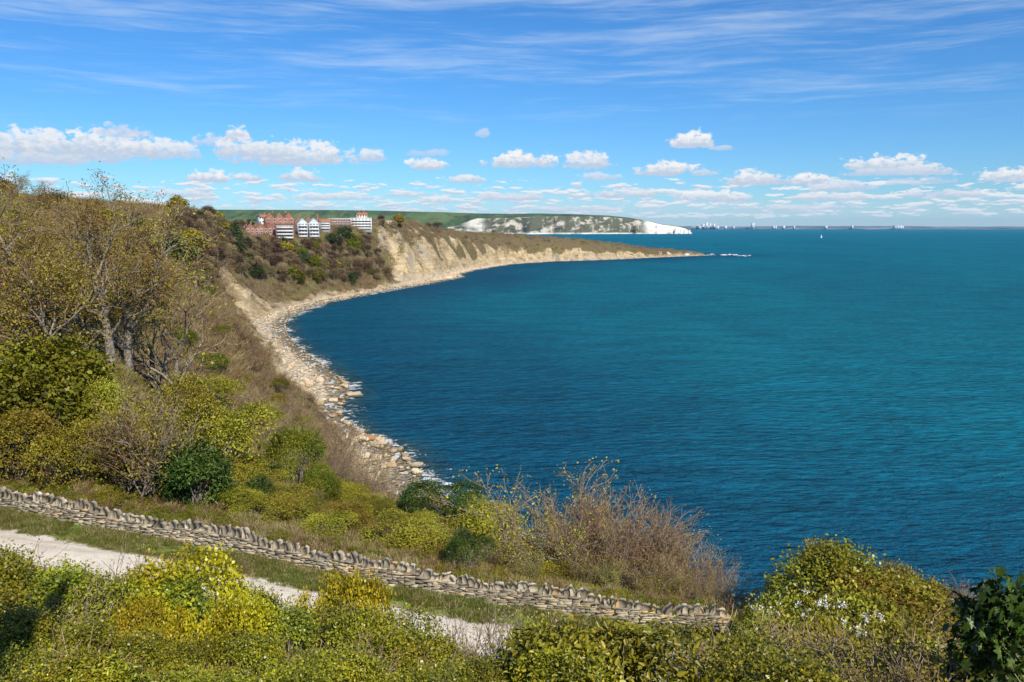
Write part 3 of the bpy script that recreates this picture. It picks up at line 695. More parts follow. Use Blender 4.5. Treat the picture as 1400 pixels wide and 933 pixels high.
# ------------------------------------------------------------------ gravel path
def gravel_path():
    m, T = mat('pale_gravel'); P = T.nd('ShaderNodeNewGeometry').outputs['Position']
    n = T.noise(P, 1.1, 5, .65); f = T.noise(P, 22, 4, .7)
    c = T.mix(T.step(n, .35, .65), (.62, .545, .44), (.76, .685, .57)); c = T.mix(T.step(f, .52, .68, 0, .6), c, (.36, .31, .24))
    c = T.mix(T.step(T.m('ADD', T.attr('edge'), T.m('MULTIPLY', T.m('SUBTRACT', T.noise(P, 2.5, 4, .7), .5), 1.4)), .5, .85, 0, .85), c, (.20, .17, .10))
    ru = T.noise(T.mapv(P, (.12, 1.9, 1), (0, 0, .11)), 1.0, 4, .65); c = T.mix(T.step(ru, .52, .66, 0, .55), c, (.44, .38, .29))
    finish(T, princ(T, c, .95, .1, bump(T, T.m('ADD', f, ru), .8, .05)))
    xs = np.linspace(-60, 45, 700); ws = np.linspace(-1, 1, 15); V = []; E = []
    for w in ws:
        hw = 1.35+fbm(xs/2.5, xs*0+np.sign(w)*4, 3, 3)*.7
        y = wall_y(xs)-3.25+w*hw; z = path_z(xs)+.03+.05*(1-w*w)-.02*abs(w)
        z = z+fbm(xs*1.3, y*1.3, 2, 5)*.05
        V.append(np.stack([xs, y, z], 1)); E.append(np.full(len(xs), abs(w)**3))
    me = mesh('path', np.concatenate(V), [gridfaces(15, len(xs))], [m], None, {'edge': np.concatenate(E)}, True)
    tag(link('path', me), 'pale gravel footpath along the stone wall', kind='structure')
gravel_path()
# ------------------------------------------------------------------ drystone wall
def stone_mat():
    m, T = mat('limestone_blocks'); P = T.nd('ShaderNodeNewGeometry').outputs['Position']; v = T.attr('var')
    n = T.noise(P, 5, 5, .65); l = T.noise(P, 1.6, 4, .6)
    c = T.mix(v, (.19, .165, .125), (.58, .505, .38)); c = T.mix(T.step(v, .86, .94), c, (.52, .36, .19)); c = T.mix(T.step(v, .95, 1.0), c, (.62, .57, .48))
    c = T.mix(T.step(n, .45, .65, 0, .55), c, (.17, .15, .12)); c = T.mix(T.step(l, .58, .68, 0, .5), c, (.34, .34, .29))
    c = T.mix(T.step(T.noise(P, .9, 3), .62, .72, 0, .35), c, (.14, .15, .06))
    finish(T, princ(T, c, .92, .15, bump(T, n, .8, .03))); return m
SM = stone_mat()
def blockstone(rng, g, c, d, rz, var, jit=.12):
    g.box(c, d, rz, var, 0, jit, rng)
def wall_run(x0, x1, label, hgt=.5, seed=1):
    rng = np.random.default_rng(seed)
    root = bpy.data.objects.new('drystone_wall', None); col.objects.link(root)
    xm = (x0+x1)/2; root.location = (xm, float(wall_y(np.array(xm))), float(path_z(xm))); ro = np.array(root.location)
    tag(root, label, 'stone wall', None, 'thing')
    g = G(); h = 0.
    xs = np.linspace(x0, x1, 400); yy = wall_y(xs); S = np.concatenate([[0], np.cumsum(np.hypot(np.diff(xs), np.diff(yy)))]); Lt = S[-1]
    def at(s): x = np.interp(s, S, xs); return x, float(wall_y(np.array(x))), float(path_z(x)), math.atan2(float(wall_y(np.array(x+.2))-wall_y(np.array(x-.2))), .4)
    h = -.25
    while h < hgt:
        ch = rng.uniform(.05, .12); s = rng.uniform(-.3, 0)
        while s < Lt:
            L = rng.uniform(.12, .48)*(1.2 if ch < .1 else .9); x, y, z, a = at(min(max(s+L/2, 0), Lt))
            zz = z+h+ch/2+.10*sin(x*.9)+.06*sin(x*2.7+1)
            th = .52-.12*(h/hgt)
            blockstone(rng, g, np.array([x, y+rng.normal(0, .018), zz])-ro, (L*.96, th, ch*.93), a+rng.normal(0, .015), rng.uniform(0, 1)**1.3, .09)
            s += L
        h += ch
    pass
    link('wall_body', g.build('wall_body', [SM]), root)
    stones = []; s = 0
    while s < Lt:
        x, y, z, a = at(s); w = rng.uniform(.09, .27); hh = rng.uniform(.16, .36); big = rng.random() < .15
        if big: w *= 1.5
        lean = rng.normal(.15, .28)
        g2 = G(); n = 6
        pr = [(-.5, 0), (-.5, .62), (-.3, .93), (.1, 1.0), (.42, .80), (.5, 0)]
        pr = [(px+rng.normal(0, .10), pz*(1+rng.normal(0, .13))) for px, pz in pr]
        dp = rng.uniform(.30, .44)
        F_ = [(px*w+pz*hh*lean, -dp/2*(1-.25*pz)+rng.normal(0, .015), pz*hh) for px, pz in pr]; B_ = [(px*w*.92+pz*hh*lean, dp/2*(1-.25*pz), pz*hh*rng.uniform(.85, 1)) for px, pz in pr]
        V = np.array(F_+B_); a2 = a+rng.normal(0, .12)
        q = V.copy(); q[:, 0] = V[:, 0]*cos(a2)-V[:, 1]*sin(a2); q[:, 1] = V[:, 0]*sin(a2)+V[:, 1]*cos(a2)
        top = z+hgt+.06+.10*sin(x*.9)+.06*sin(x*2.7+1)
        loc = np.array([x, y, top])
        f4 = [[i, i+1, n+i+1, n+i] for i in range(5)]
        stones.append((loc, q, f4, rng.uniform(0, 1)**.9)); s += w*.98+rng.uniform(0, .03)
    # the hundred nearest stand as parts, the rest as one
    vis = sorted(range(len(stones)), key=lambda i: (not (-24 < stones[i][0][0] < 9), abs(stones[i][0][0]+4)))
    rest = G()
    for r_, i in enumerate(vis):
        loc, q, f4, var = stones[i]
        gg = G() if r_ < 100 else rest
        p = q+(0 if r_ < 100 else loc-ro)
        gg.add(p, f4, var); k = gg.n-len(p)
        for f in ([0, 1, 2, 3, 4, 5], [11, 10, 9, 8, 7, 6]): gg.F.setdefault(6, []).append((np.array([f])+k, 0))
        if r_ < 100: link('coping_stone', gg.build('coping_stone', [SM]), root, tuple(loc-ro))
    if rest.n: tag(link('coping_stones', rest.build('coping_stones', [SM]), root), kind='stuff')
    return root
x985 = float(np.interp(990, WU, WX))
wall_run(-34, x985, 'long grey drystone wall with upright coping stones beside the gravel path', .50, 3)
wall_run(float(np.interp(1290, WU, WX)), float(np.interp(1352, WU, WX)), 'short length of pale stone wall showing among scrub at lower right', .5, 9)
# ------------------------------------------------------------------ verge grass
rng = np.random.default_rng(5)
gp = [proto(clump(200+i, 'grass', 90)) for i in range(3)]
n = 5200; x = rng.uniform(-34, 16, n); off = rng.beta(1.1, 1.1, n)*1.95+.25; y = wall_y(x)-off
keep = fbm(x/1.6, y/1.2, 3, 8) > -.10
x, y = x[keep], y[keep]
x2 = rng.uniform(-34, 16, 900); y2 = wall_y(x2)-4.9-rng.exponential(.5, 900)
scatter('verge_grass', 'short green grass between the wall and the path', np.append(x, x2), np.append(y, y2), np.append(rng.uniform(.16, .34, len(x)), rng.uniform(.2, .5, 900)), gp+[proto(clump(209, 'straw', 50))], 4, .2)
# ------------------------------------------------------------------ undergrowth on every slope
sp_t = [proto(clump(10+i, 'twig', 55)) for i in range(4)]+[proto(clump(20+i, 'twig_red', 50)) for i in range(2)]
sp_g = [proto(clump(30+i, 'moss', 70)) for i in range(4)]
sp_l = [proto(clump(40+i, 'green', 75)) for i in range(3)]
sp_s = [proto(clump(50+i, 'straw', 130)) for i in range(3)]
def field(n, r0, r1, a0, a1, seed):
    rng = np.random.default_rng(seed)
    a = R(1)*rng.uniform(a0, a1, n); r = np.exp(rng.uniform(math.log(r0), math.log(r1), n))
    x = r*np.sin(a); y = r*np.cos(a); z, d, sy, t, bq = ground(x, y, True)
    nn = fbm(x/8, y/8, 4, 62)
    rock = (bq < 1.15)*1.
    rock = np.maximum(rock, ((sy > 270) & (sy < 520) & (t < .55) & (nn < .08))*1.)
    rock = np.maximum(rock, ((sy > 205) & (sy < 262) & (t < .35) & (nn < .1))*1.)
    rock = np.maximum(rock, ((sy > 700) & (t < .97-.25*(sy < 1000)-.6*(sy > 1080)) & (nn < .17-.25*(t > .6)))*1.)
    rock = np.maximum(rock, ((sy < 205) & (t < .10))*1.)
    wy = wall_y(x); nearpath = (y > wy-6.0) & (y < wy+.45) & (r < 130)
    lawn = (np.abs(x-ux(418, 600, 38)) < 22) & (np.abs(y-606) < 15)
    ok = (d > 1) & (rock < .5) & ~nearpath & ~lawn & (r < 1420)
    return x[ok], y[ok], r[ok], z[ok], t[ok], rng
x, y, r, z, sy, rng = field(110000, 24, 1500, -42, 40, 1)
behind = y > wall_y(x)
f = fbm(x/(4+r*.04), y/(4+r*.04), 4, 71)
brown = sst(-.12, .14, f+.22*sst(75, 170, r)+.14*sst(200, 300, r)-.38*(r < 120)*(x > -30))
pick = rng.random(len(x)); base = np.clip(r*.0110, .42, 2.7)*(.45+.55*sst(.3, .9, sy+(r < 60)+(r > 500)))
isb = (pick < brown*.95+.08) & behind
iss = ~isb & (rng.random(len(x)) < np.where(fbm(x/6, y/6, 3, 81) > .02, .45, .08)) & (r < 170)
isl = ~isb & ~iss & (rng.random(len(x)) < np.where(fbm(x/7, y/7, 3, 91) > -.02, .75, .25))
isg = ~isb & ~iss & ~isl
scatter('brown_scrub', 'leafless brown scrub covering the slopes above the bay', x[isb], y[isb], base[isb]*rng.uniform(.8, 1.5, isb.sum()), sp_t, 11, .25)
scatter('bramble_cover', 'low yellow green bramble covering the slope below the wall', x[isg], y[isg], base[isg]*rng.uniform(.8, 1.35, isg.sum()), sp_g, 12, .2, .3)
scatter('leafy_cover', 'fresh green leafy cover in patches on the slope', x[isl], y[isl], base[isl]*rng.uniform(.7, 1.3, isl.sum()), sp_l, 13, .2, .3)
scatter('dry_grass', 'straw coloured dry grass on the open slope', x[iss], y[iss], base[iss]*rng.uniform(.7, 1.2, iss.sum()), sp_s, 14, .3)
random.seed(7)
# ------------------------------------------------------------------ plant prototypes
for i in range(2): P_('big%d' % i, 12, tree_mesh(101+i, 12, CFG_BIG, 'bud', .115, 6, 'twig', minr=.014, r0=.024, lean=(.12*(-1)**i, 0)))
for i in range(3): P_('mid%d' % i, 6, tree_mesh(120+i, 6, CFG_MID, 'bud', .12, 2, 'twig', minr=.013, r0=.022, trunks=2))
for i in range(3): P_('copse%d' % i, 5, tree_mesh(130+i, 5, CFG_BUSHY, 'bud', .075, 1, 'twig_red', minr=.009, r0=.016, trunks=3))
P_('copsegreen', 4, tree_mesh(140, 4, CFG_BUSHY, 'moss', .085, 3, 'twig', minr=.009, r0=.016, trunks=3))
P_('yellowtree', 4.5, tree_mesh(141, 4.5, CFG_MID, 'yellow', .10, 4, 'twig', minr=.010, r0=.02, trunks=2))
for i in range(0): P_('far%d' % i, 7, tree_mesh(150+i, 7, CFG_MID, 'twig_red' if i in (1, 2) else 'twig', .55, 6, 'twig_red' if i in (1, 2) else 'twig', minr=.07, r0=.022, trunks=1+i % 2, W=.2))
for i in range(3): PB('ivy%d' % i, 160+i, 1.4, 1.7, 520, 19, .066, 'ivy', 'd', .72, nl=13, droop=.8, sr=.012, stems=70, jit=1.5, deep=.5)
PB('yel0', 165, 1.4, 1.6, 900, 11, .072, 'yellow', 'd', .72, nl=9, droop=.9, sr=.012)
for i in range(2): PB('bigleaf%d' % i, 170+i, 1.3, 1.5, 620, 8, .095, 'ivy', 'l', .5, nl=8, droop=.9, sr=.012)
PB('thick0', 175, 2.2, 3.0, 1500, 8, .10, 'green', 'd', .65, nl=10, droop=.4)
PB('thick1', 176, 2.2, 3.0, 1300, 7, .10, 'moss', 'd', .6, nl=10, droop=.4)
PB('elder', 177, 1.5, 2.4, 800, 7, .13, 'dark', 'l', .45, nl=6, droop=.5)
PB('darkround', 178, 1.8, 1.9, 1300, 7, .085, 'dark', 'd', .6, nl=8)
PB('moss0', 179, 1.5, 1.4, 1200, 7, .07, 'moss', 'd', .6, nl=7)
PB('syc', 180, 1.1, 1.5, 75, 5, .20, 'green', 'p', nl=5, stems=20, droop=.2)
PB('sycshade', 181, 1.5, 2.6, 190, 6, .17, 'dark', 'p', nl=5, stems=40, droop=.3)  # sycamore standing in shade: the shade is put into its darker leaf colour
PB('fargreen', 182, 2.6, 3.4, 420, 5, .38, 'green', 'd', .7, nl=6)
PB('farpale', 183, 2.6, 3.0, 420, 5, .34, 'bud', 'd', .7, nl=6)
PB('fardark', 184, 2.6, 4.2, 500, 5, .38, 'pine', 'd', .7, nl=6)
for i in range(2): P_('dryscrub%d' % i, 1.6, tree_mesh(190+i, 1.6, CFG_BUSHY, 'moss', .045, 2, 'twig', minr=.005, r0=.014, trunks=5))
P_('drystalk', 1.6, tree_mesh(195, 1.6, dict(CFG_MID, n=[5, 4, 3]), 'straw', .04, 1, 'twig', minr=.004, r0=.008, trunks=6))
for i in range(4):
    f, s = bush(600+i, 2.9, 5.2, 620, 5, .62, ('fartwig', 'fartwig', 'twig', 'fartwig')[i], 'd', (.16, .14, .18, .3)[i], 6, 24, .55, -.2, .06, .8, .55)
    f.transform(__import__('mathutils').Matrix.Translation((0, 0, 1.2))); t_ = G(); t_.tubes([(0, 0, -.8), (.1, 0, 1.6)], [(.1, 0, 1.6), (0, .1, 4)], [.26, .2], [.2, .1], 6)
    PROT['far%d' % i] = (t_.build('trunk', [M_['bark']], True), f, 6.4)
def pine(seed, H):
    rng = np.random.default_rng(seed); t = G(); f = G()
    t.tubes([(0, 0, -.4), (.1*H*.2, 0, H*.4)], [(.1*H*.2, 0, H*.4), (0, 0, H*.92)], [H*.028, H*.022], [H*.022, H*.008], 6)
    for k in range(9):
        a = rng.uniform(0, 6.28); q = H*rng.uniform(.12, .36); z = H*rng.uniform(.55, .95); c = np.array([cos(a)*q, sin(a)*q, z])
        t.tubes([(0, 0, z-H*.12)], [c], H*.012, H*.005, 4)
        d = unit(rng.normal(0, 1, (130, 3))); P = c+d*np.array([H*.17, H*.17, H*.07])*rng.uniform(.6, 1, (130, 1))
        fans(f, P, d, rng, 4, H*.035, .5, .8, 0)
    return t.build('trunk', [M_['bark']], True), f.build('crown', [M_['pine']])
P_('pine', 9, pine(5, 9)); P_('pine1', 9, pine(6, 9))
# ------------------------------------------------------------------ trees left of the path
bt = [('big0', 178, 59, 262, 'bare budding tree leaning right, just right of the forked pale trunk'), ('big0', 152, 51, 230, 'tall bare tree with forked pale trunk just bursting into leaf, right of its twin'),
      ('big1', 92, 48, 222, 'tall bare tree with many leaning limbs, nearest the left edge of the slope'),
      ('big1', 0, 57, 240, 'spreading bare tree cut by the left edge of the picture'),
      ('mid1', 240, 66, 330, 'smaller budding tree at the right shoulder of the tall bare trees')]
for i, (k, u, Y, top, lb) in enumerate(bt): plant('bare_tree', lb, 'tree', u, 0, Y, k, top=top, w=1.12, rot=i*1.9, group='tall bare trees on the left slope')
for i, (u, Y, H) in enumerate([(-60, 50, 11), (60, 72, 11), (30, 62, 11), (120, 64, 10.5), (-10, 68, 11), (160, 100, 9), (-30, 80, 10), (120, 90, 9), (165, 120, 7), (90, 120, 9), (10, 115, 9), (215, 150, 5), (130, 160, 8), (60, 165, 8), (255, 135, 4.5), (20, 170, 8), (275, 170, 4.5)]):
    plant('bare_tree', 'brown budding tree in the bare wood behind the tall left trees', 'tree', u, 0, Y, 'big%d' % (i % 2), H=H, w=1.15, group='bare wood behind the tall left trees')
for i, (u, Y, top, k, w, lb) in enumerate([
        (20, 43, 462, 'thick0', 1.1, 'dense bright green bush under the leftmost bare tree'),
        (85, 44, 490, 'thick1', 1.0, 'bright green leafy bush below the forked trunks'),
        (-40, 42, 480, 'thick0', 1.1, 'green bush cut by the left edge of the picture'),
        (30, 38.5, 560, 'thick1', 1.1, 'olive leafy bush just above the left end of the wall'),
        (105, 38, 575, 'thick1', 1.0, 'olive green bush with bare shoots above the stone wall'),
        (150, 44, 520, 'thick1', .7, 'loose yellow green bush in front of the forked tree'),
        (245, 44, 520, 'thick1', .65, 'green bush at the right foot of the bare trees'),
        (285, 47, 560, 'moss0', .9, 'pale green bush beside the dark elder'),
        (268, 37, 606, 'elder', 1.0, 'dark green elder bush leaning over the stone wall'),
        (240, 36.5, 650, 'elder', .9, 'low dark green bush behind the coping stones'),
        (357, 41, 650, 'elder', .75, 'small dark green bush standing alone on the slope'),
        (405, 60, 585, 'thick0', .7, 'bright green sapling clump in front of the brown copse'),
        (440, 54, 640, 'thick0', .9, 'low bright green bush below the brown copse'),
        (605, 55, 664, 'darkround', 1.3, 'rounded dark green bush on the crest above the sea'),
        (655, 54, 690, 'moss0', 1.5, 'rounded yellow green bush on the crest near the bare hedge'),
        (640, 33, 730, 'darkround', .7, 'dark gorse like bush right behind the wall'),
        (560, 40, 720, 'moss0', 1.2, 'olive bramble mound behind the middle of the wall'),
        (760, 34, 770, 'moss0', 1.3, 'bright bramble mound against the wall below the bare hedge')]):
    plant('bush', lb, 'bush', u, 0, Y, k, top=top, w=w, parts=('stems', 'foliage'))
for u, Y, top in [(190, 36.5, 520), (215, 37.5, 535), (165, 37, 560), (60, 37, 600)]:
    plant('slim_tree', 'slim pale stemmed shrub growing up behind the left part of the wall', 'shrub', u, 0, Y, 'copsegreen', top=top, w=1.1, group='slim shrubs behind the wall')
for u, Y, top in [(468, 80, 582), (496, 82, 608), (442, 80, 568), (524, 80, 645), (483, 70, 615), (514, 68, 648), (455, 66, 612), (420, 92, 562), (390, 100, 532), (425, 78, 590), (400, 84, 562), (360, 90, 535), (470, 72, 600), (448, 88, 572), (500, 66, 640), (375, 80, 560), (340, 95, 520)]:
    plant('copse_shrub', 'leafless brown shrub in the copse above the boulder beach', 'shrub', u, 0, Y, 'copse%d' % (u % 3), top=top, w=1.3, group='brown copse above the boulder beach')
rng = np.random.default_rng(61)
for i in range(80):
    u = rng.uniform(285, 720); Y = rng.uniform(35, 62); xq = ux(u, Y, 31.)
    if Y > 38+(u < 600)*24 or Y < float(wall_y(np.array(xq)))+2.5: continue
    plant('bramble_bush', 'low yellow green bramble bush on the slope between the wall and the crest', 'bush', u, 0, Y, ('moss0', 'thick1', 'copsegreen', 'thick0', 'moss0')[i % 5], H=rng.uniform(.7, 1.5), w=rng.uniform(1.1, 1.8), group='bramble bushes on the near slope', parts=('stems', 'foliage'))
rng = np.random.default_rng(64)
for i in range(38):
    u = rng.uniform(235, 455); v = rng.uniform(400, 640)
    if v < 380+(u-235)*.75 or v > 640-(455-u)*.1: continue
    Yq = hit(u, v, 46., 260.)
    if not 50 < Yq < 175: continue
    g_ = i % 3 != 0
    plant('slope_bush', 'bush', 'bush', u, 0, Yq, ('thick1', 'thick0', 'copsegreen', 'moss0')[i % 4] if g_ else 'copse%d' % (i % 3), H=rng.uniform(1.5, 3.2), w=rng.uniform(1.0, 1.6), group='green bushes on the brown slope' if g_ else 'bare bushes on the brown slope', parts=('stems', 'foliage'))
# ------------------------------------------------------------------ the bare hedge right of centre
plant('small_tree', 'small tree with yellow young leaves at the left end of the bare hedge', 'tree', 718, 0, 38, 'yellowtree', top=646, w=1.25)
plant('small_tree', 'low tree with sparse yellow leaves between the yellow tree and the wall', 'tree', 745, 0, 36, 'yellowtree', top=690, w=1.1)
for i, (u, Y, top) in enumerate([(775, 38, 640), (812, 38, 648), (850, 37, 655), (885, 37, 675), (915, 36, 698), (945, 36, 722), (970, 35, 748), (992, 34, 775), (800, 36, 680), (840, 35, 700), (880, 35, 712), (920, 34, 745), (950, 34, 770), (760, 40, 655), (900, 38, 690), (1015, 35, 800)]):
    plant('hedge_shrub', 'leafless reddish brown shrub in the hedge behind the right part of the wall', 'shrub', u, 0, Y, 'copse%d' % (i % 3), top=top, w=1.15, group='bare hedge behind the wall')
for i, (u, Y, top) in enumerate([(700, 35, 735), (790, 33.5, 750), (835, 33, 760), (880, 33, 770), (925, 33, 780), (965, 33, 795), (730, 33, 750)]):
    plant('leafing_shrub', 'yellow green leafing shrub along the foot of the bare hedge', 'shrub', u, 0, Y, 'copsegreen', top=top, w=1.25, group='leafing shrubs at the foot of the hedge')
# ------------------------------------------------------------------ lower right bushes
for u, Y, top, k, w, lb in [
        (1072, 31, 785, 'thick1', .6, 'dark leaved bush at the left of the right hand bushes'),
        (1115, 30, 752, 'thick1', .75, 'tallest rounded bush against the sea at lower right'),
        (1160, 29, 768, 'ivy0', 1.0, 'ivy bush with yellow flush on its top'),
        (1205, 30, 778, 'thick1', .8, 'green bush right of the yellow flushed ivy'),
        (1215, 27, 815, 'moss0', 1.2, 'low green bush above the white blossom'),
        (1062, 28, 825, 'ivy1', .6, 'ivy bush at the right end of the long wall'),
        (1260, 31, 800, 'moss0', 1.1, 'olive bush before the brown thicket on the right')]:
    plant('bush', lb, 'bush', u, 0, Y, k, top=top, w=w, parts=('stems', 'foliage'))
for i, (u, Y, top) in enumerate([(1255, 32, 785), (1290, 31, 790), (1330, 30, 800), (1370, 30, 805), (1310, 27, 835), (1265, 26, 845), (1400, 28, 820)]):
    plant('brown_shrub', 'thin brown shrub in the thicket on the far right', 'shrub', u, 0, Y, 'copse%d' % (i % 3), top=top, w=1.5, group='brown thicket on the far right')
def blossom():
    rng = np.random.default_rng(8); f, s = bush(300, 1.5, 1.5, 500, 6, .07, 'moss', 'd', .6, nl=6)
    lb = lobes(rng, 5, 1.5, 1.55); P, D = tips(rng, lb, 17, .1); P[:, 2] += .08; g = G()
    for p in P:
        q = p+rng.normal(0, .028, (12, 3))*np.array([1, 1, .35]); fans(g, q, np.tile([[0, 0, .3]], (12, 1)), rng, 2, .026, .9, 1)
    return s, f, g.build('blossom', [M_['white_flower']])
s_, f_, b_ = blossom(); PROT['blossom'] = (s_, f_, 1.5)
for u, Y, top, lb in [(1112, 23, 824, 'bush dotted with white blossom heads below the right hand bushes'), (1170, 21, 848, 'lower white blossomed bush trailing to the right'), (1085, 25, 826, 'white flowering bush beside the ivy at the wall end')]:
    o = plant('blossom_bush', lb, 'bush', u, 0, Y, 'blossom', top=top+8, w=.72, parts=('stems', 'foliage')); link('blossom', b_, o)
# ------------------------------------------------------------------ foreground thicket below the camera
FC = np.array([(-200, 750), (0, 756), (60, 762), (110, 778), (160, 784), (195, 806), (240, 768), (300, 768), (330, 788), (360, 806), (400, 814), (420, 792), (440, 777), (480, 779), (510, 802), (540, 838), (600, 870), (640, 886), (700, 888), (715, 864), (740, 843), (780, 843), (810, 864), (850, 869), (960, 863), (1000, 872), (1040, 845), (1500, 830)], float)
def fc(u): return np.interp(u, FC[:, 0], FC[:, 1])
def under(u, top, Y, w):
    rp = 1.0*w*FL/Y*.8
    for s in (-1, -.5, 0, .5, 1): top = max(top, fc(u+s*rp)+6-34*abs(s)**1.5)
    return top
fg = [(-20, 17, 752, 'ivy0', 1.1), (45, 17, 760, 'ivy1', 1.1), (120, 17, 768, 'ivy2', 1.1), (165, 16, 775, 'ivy0', .9), (225, 15.5, 795, 'ivy1', .9), (340, 17, 800, 'ivy2', .8), (520, 17.5, 810, 'ivy0', .9),
      (590, 16.5, 862, 'ivy1', .8), (80, 13.5, 830, 'ivy2', 1.1), (160, 13, 845, 'ivy1', 1.0), (240, 13, 860, 'ivy0', .9), (400, 14, 838, 'ivy1', 1.0), (470, 15, 835, 'ivy0', .9), (560, 14, 850, 'ivy2', .9), (330, 13, 865, 'ivy0', 1),
      (0, 13, 830, 'ivy0', 1.1), (650, 14.5, 893, 'ivy0', .8), (700, 14, 895, 'ivy2', .8), (0, 10, 890, 'ivy1', 1), (90, 10, 895, 'ivy2', 1.), (180, 10, 900, 'bigleaf0', 1.), (280, 10, 905, 'ivy0', 1), (380, 10, 900, 'ivy1', 1), (470, 10.5, 890, 'ivy2', 1), (560, 10.5, 895, 'ivy0', 1), (640, 10.5, 905, 'ivy1', 1),
      (1010, 14, 880, 'ivy1', .9), (1250, 15, 895, 'ivy2', .9), (1060, 11, 905, 'ivy0', 1), (1330, 17, 870, 'ivy0', .9), (1380, 14, 885, 'ivy1', .9)]
for u, Y, top, k, w in fg:
    plant('ivy_bush', 'yellow green ivy covered bush in the thicket below the viewpoint', 'bush', u, 0, Y, k, top=under(u, top+4, Y, w)+12, w=w*1.0, parts=('stems', 'foliage'), group='ivy thicket below the viewpoint')
for u, Y, top, k, w, lb in [
        (268, 16.5, 772, 'yel0', .72, 'bright yellow ivy bush rising against the pale path'),
        (215, 14.5, 820, 'yel0', .5, 'small bright yellow bush below the larger yellow one'),
        (312, 14.5, 815, 'yel0', .5, 'yellow leaved bush on the right flank of the yellow ivy mound'),
        (465, 17.5, 784, 'yel0', .42, 'ivy clad stump with yellow leaves standing against the grass verge'),
        (765, 16, 852, 'ivy2', .7, 'dark stemmed ivy shrub overlapping the right end of the path'),
        (860, 12, 872, 'bigleaf0', 1.0, 'broad yellow leaved bush at bottom centre'),
        (935, 12.5, 868, 'bigleaf1', 1.0, 'broad leaved bush right of the bottom centre one'),
        (790, 10.5, 900, 'bigleaf1', .9, 'broad leaved bush low in front of the ivy shrub'),
        (1100, 14, 868, 'syc', 1.1, 'sycamore sapling with large lobed light green leaves'),
        (1165, 13.5, 890, 'syc', .9, 'smaller sapling with large lobed leaves right of the first'),
        (1450, 13, 775, 'sycshade', .62, 'dark sycamore bough with lobed leaves at the right edge'),
        (1440, 10.5, 865, 'sycshade', .7, 'lower dark sycamore shoots at the bottom right corner')]:
    plant('bush', lb, 'bush', u, 0, Y, k, top=top, w=w, parts=('stems', 'foliage'))
for i, (u, Y, top) in enumerate([(1062, 17, 855), (1035, 16, 880), (1190, 16, 870), (1240, 18, 865), (1290, 16, 872), (1215, 13, 890), (1350, 19, 860), (1140, 18, 862), (430, 16, 815), (500, 13, 850), (350, 14.5, 835), (620, 13.5, 880), (1280, 12.5, 900), (60, 15, 800)]):
    plant('twiggy_shrub', 'low grey brown twiggy shrub among the foreground ivy', 'shrub', u, 0, Y, 'dryscrub%d' % (i % 2), top=top, w=1.6, group='twiggy shrubs in the foreground')
for u, Y, top in [(690, 17.5, 822), (715, 17, 840), (660, 18, 825), (175, 17.5, 745), (640, 17, 850), (740, 16, 850), (20, 18, 745)]:
    plant('dry_stalks', 'thin dry stalks standing up in front of the pale path', 'dry plant', u, 0, Y, 'drystalk', top=top, w=1.0, group='dry stalks before the path')
sp_i = [proto(bush(400+i, .55, .55, 95, 7, .062, 'ivy', 'd', .72, nl=4, stems=0, droop=.6)[0]) for i in range(3)]
rng = np.random.default_rng(77); n = 4200
x = rng.uniform(-17, 17, n); y = rng.uniform(5.5, 28, n); ok = (y < wall_y(x)-5.3) & (np.abs(x) < y*.78+1)
x, y = x[ok], y[ok]; zz = ground(x, y)+.62
uq = 700+FL*x/(y*cp+(CZ-zz)*sp); vq = 466.5-FL*((zz-CZ)*cp+y*sp)/(y*cp-(zz-CZ)*sp)
ok = vq > fc(uq)+2; x, y = x[ok], y[ok]; f = fbm(x/2.2, y/2.2, 3, 5); k = f < .10
scatter('ivy_cover', 'ivy and bramble carpet covering the bank below the viewpoint', x[k], y[k], rng.uniform(.7, 1.3, k.sum()), sp_i, 21, .35)
scatter('bank_bramble', 'dull green bramble and dead stems on the bank below the viewpoint', x[~k], y[~k], rng.uniform(.6, 1.0, (~k).sum()), sp_g+sp_t[:2], 22, .3)
# ------------------------------------------------------------------ woods round the bay
rng = np.random.default_rng(31); c_ = []
for v in np.arange(286, 392, 5.6):
    for u in np.arange(232, 668, 9.5):
        uq = u+rng.uniform(-5, 5); vq = v+rng.uniform(-2.6, 2.6); Yq = hit(uq, vq, 205., 1000.)
        if Yq < 990: c_.append((ux(uq, Yq, vz(vq, Yq)), Yq))
for _ in range(90):
    a = rng.uniform(R(-33), R(-20)); r = rng.uniform(190, 420); c_.append((r*sin(a), r*cos(a)))
c_ = np.array(c_)[rng.permutation(len(c_))]; x, y = c_[:, 0], c_[:, 1]; r = np.hypot(x, y)
z, d, sy, t, bq = ground(x, y, True)
uu = 700+FL*x/(y*cp+(CZ-z)*sp); vv = 466.5-FL*((z-CZ)*cp+y*sp)/(y*cp-(z-CZ)*sp)
lawnq = (uu > 400) & (uu < 442) & (vv > 318) & (vv < 334)
ok = (bq > 1.5) & ~((sy < 500) & (sy > 255) & (t < .55)) & ~lawnq & ~((sy > 700) & (t < .9)) & (y < 960) & ~((uu > 330) & (uu < 520) & (y > 595) & (y < 760) & (z > 36))
x, y, z, r, uu = x[ok], y[ok], z[ok], r[ok], uu[ok]
cell = set(); cnt = 0
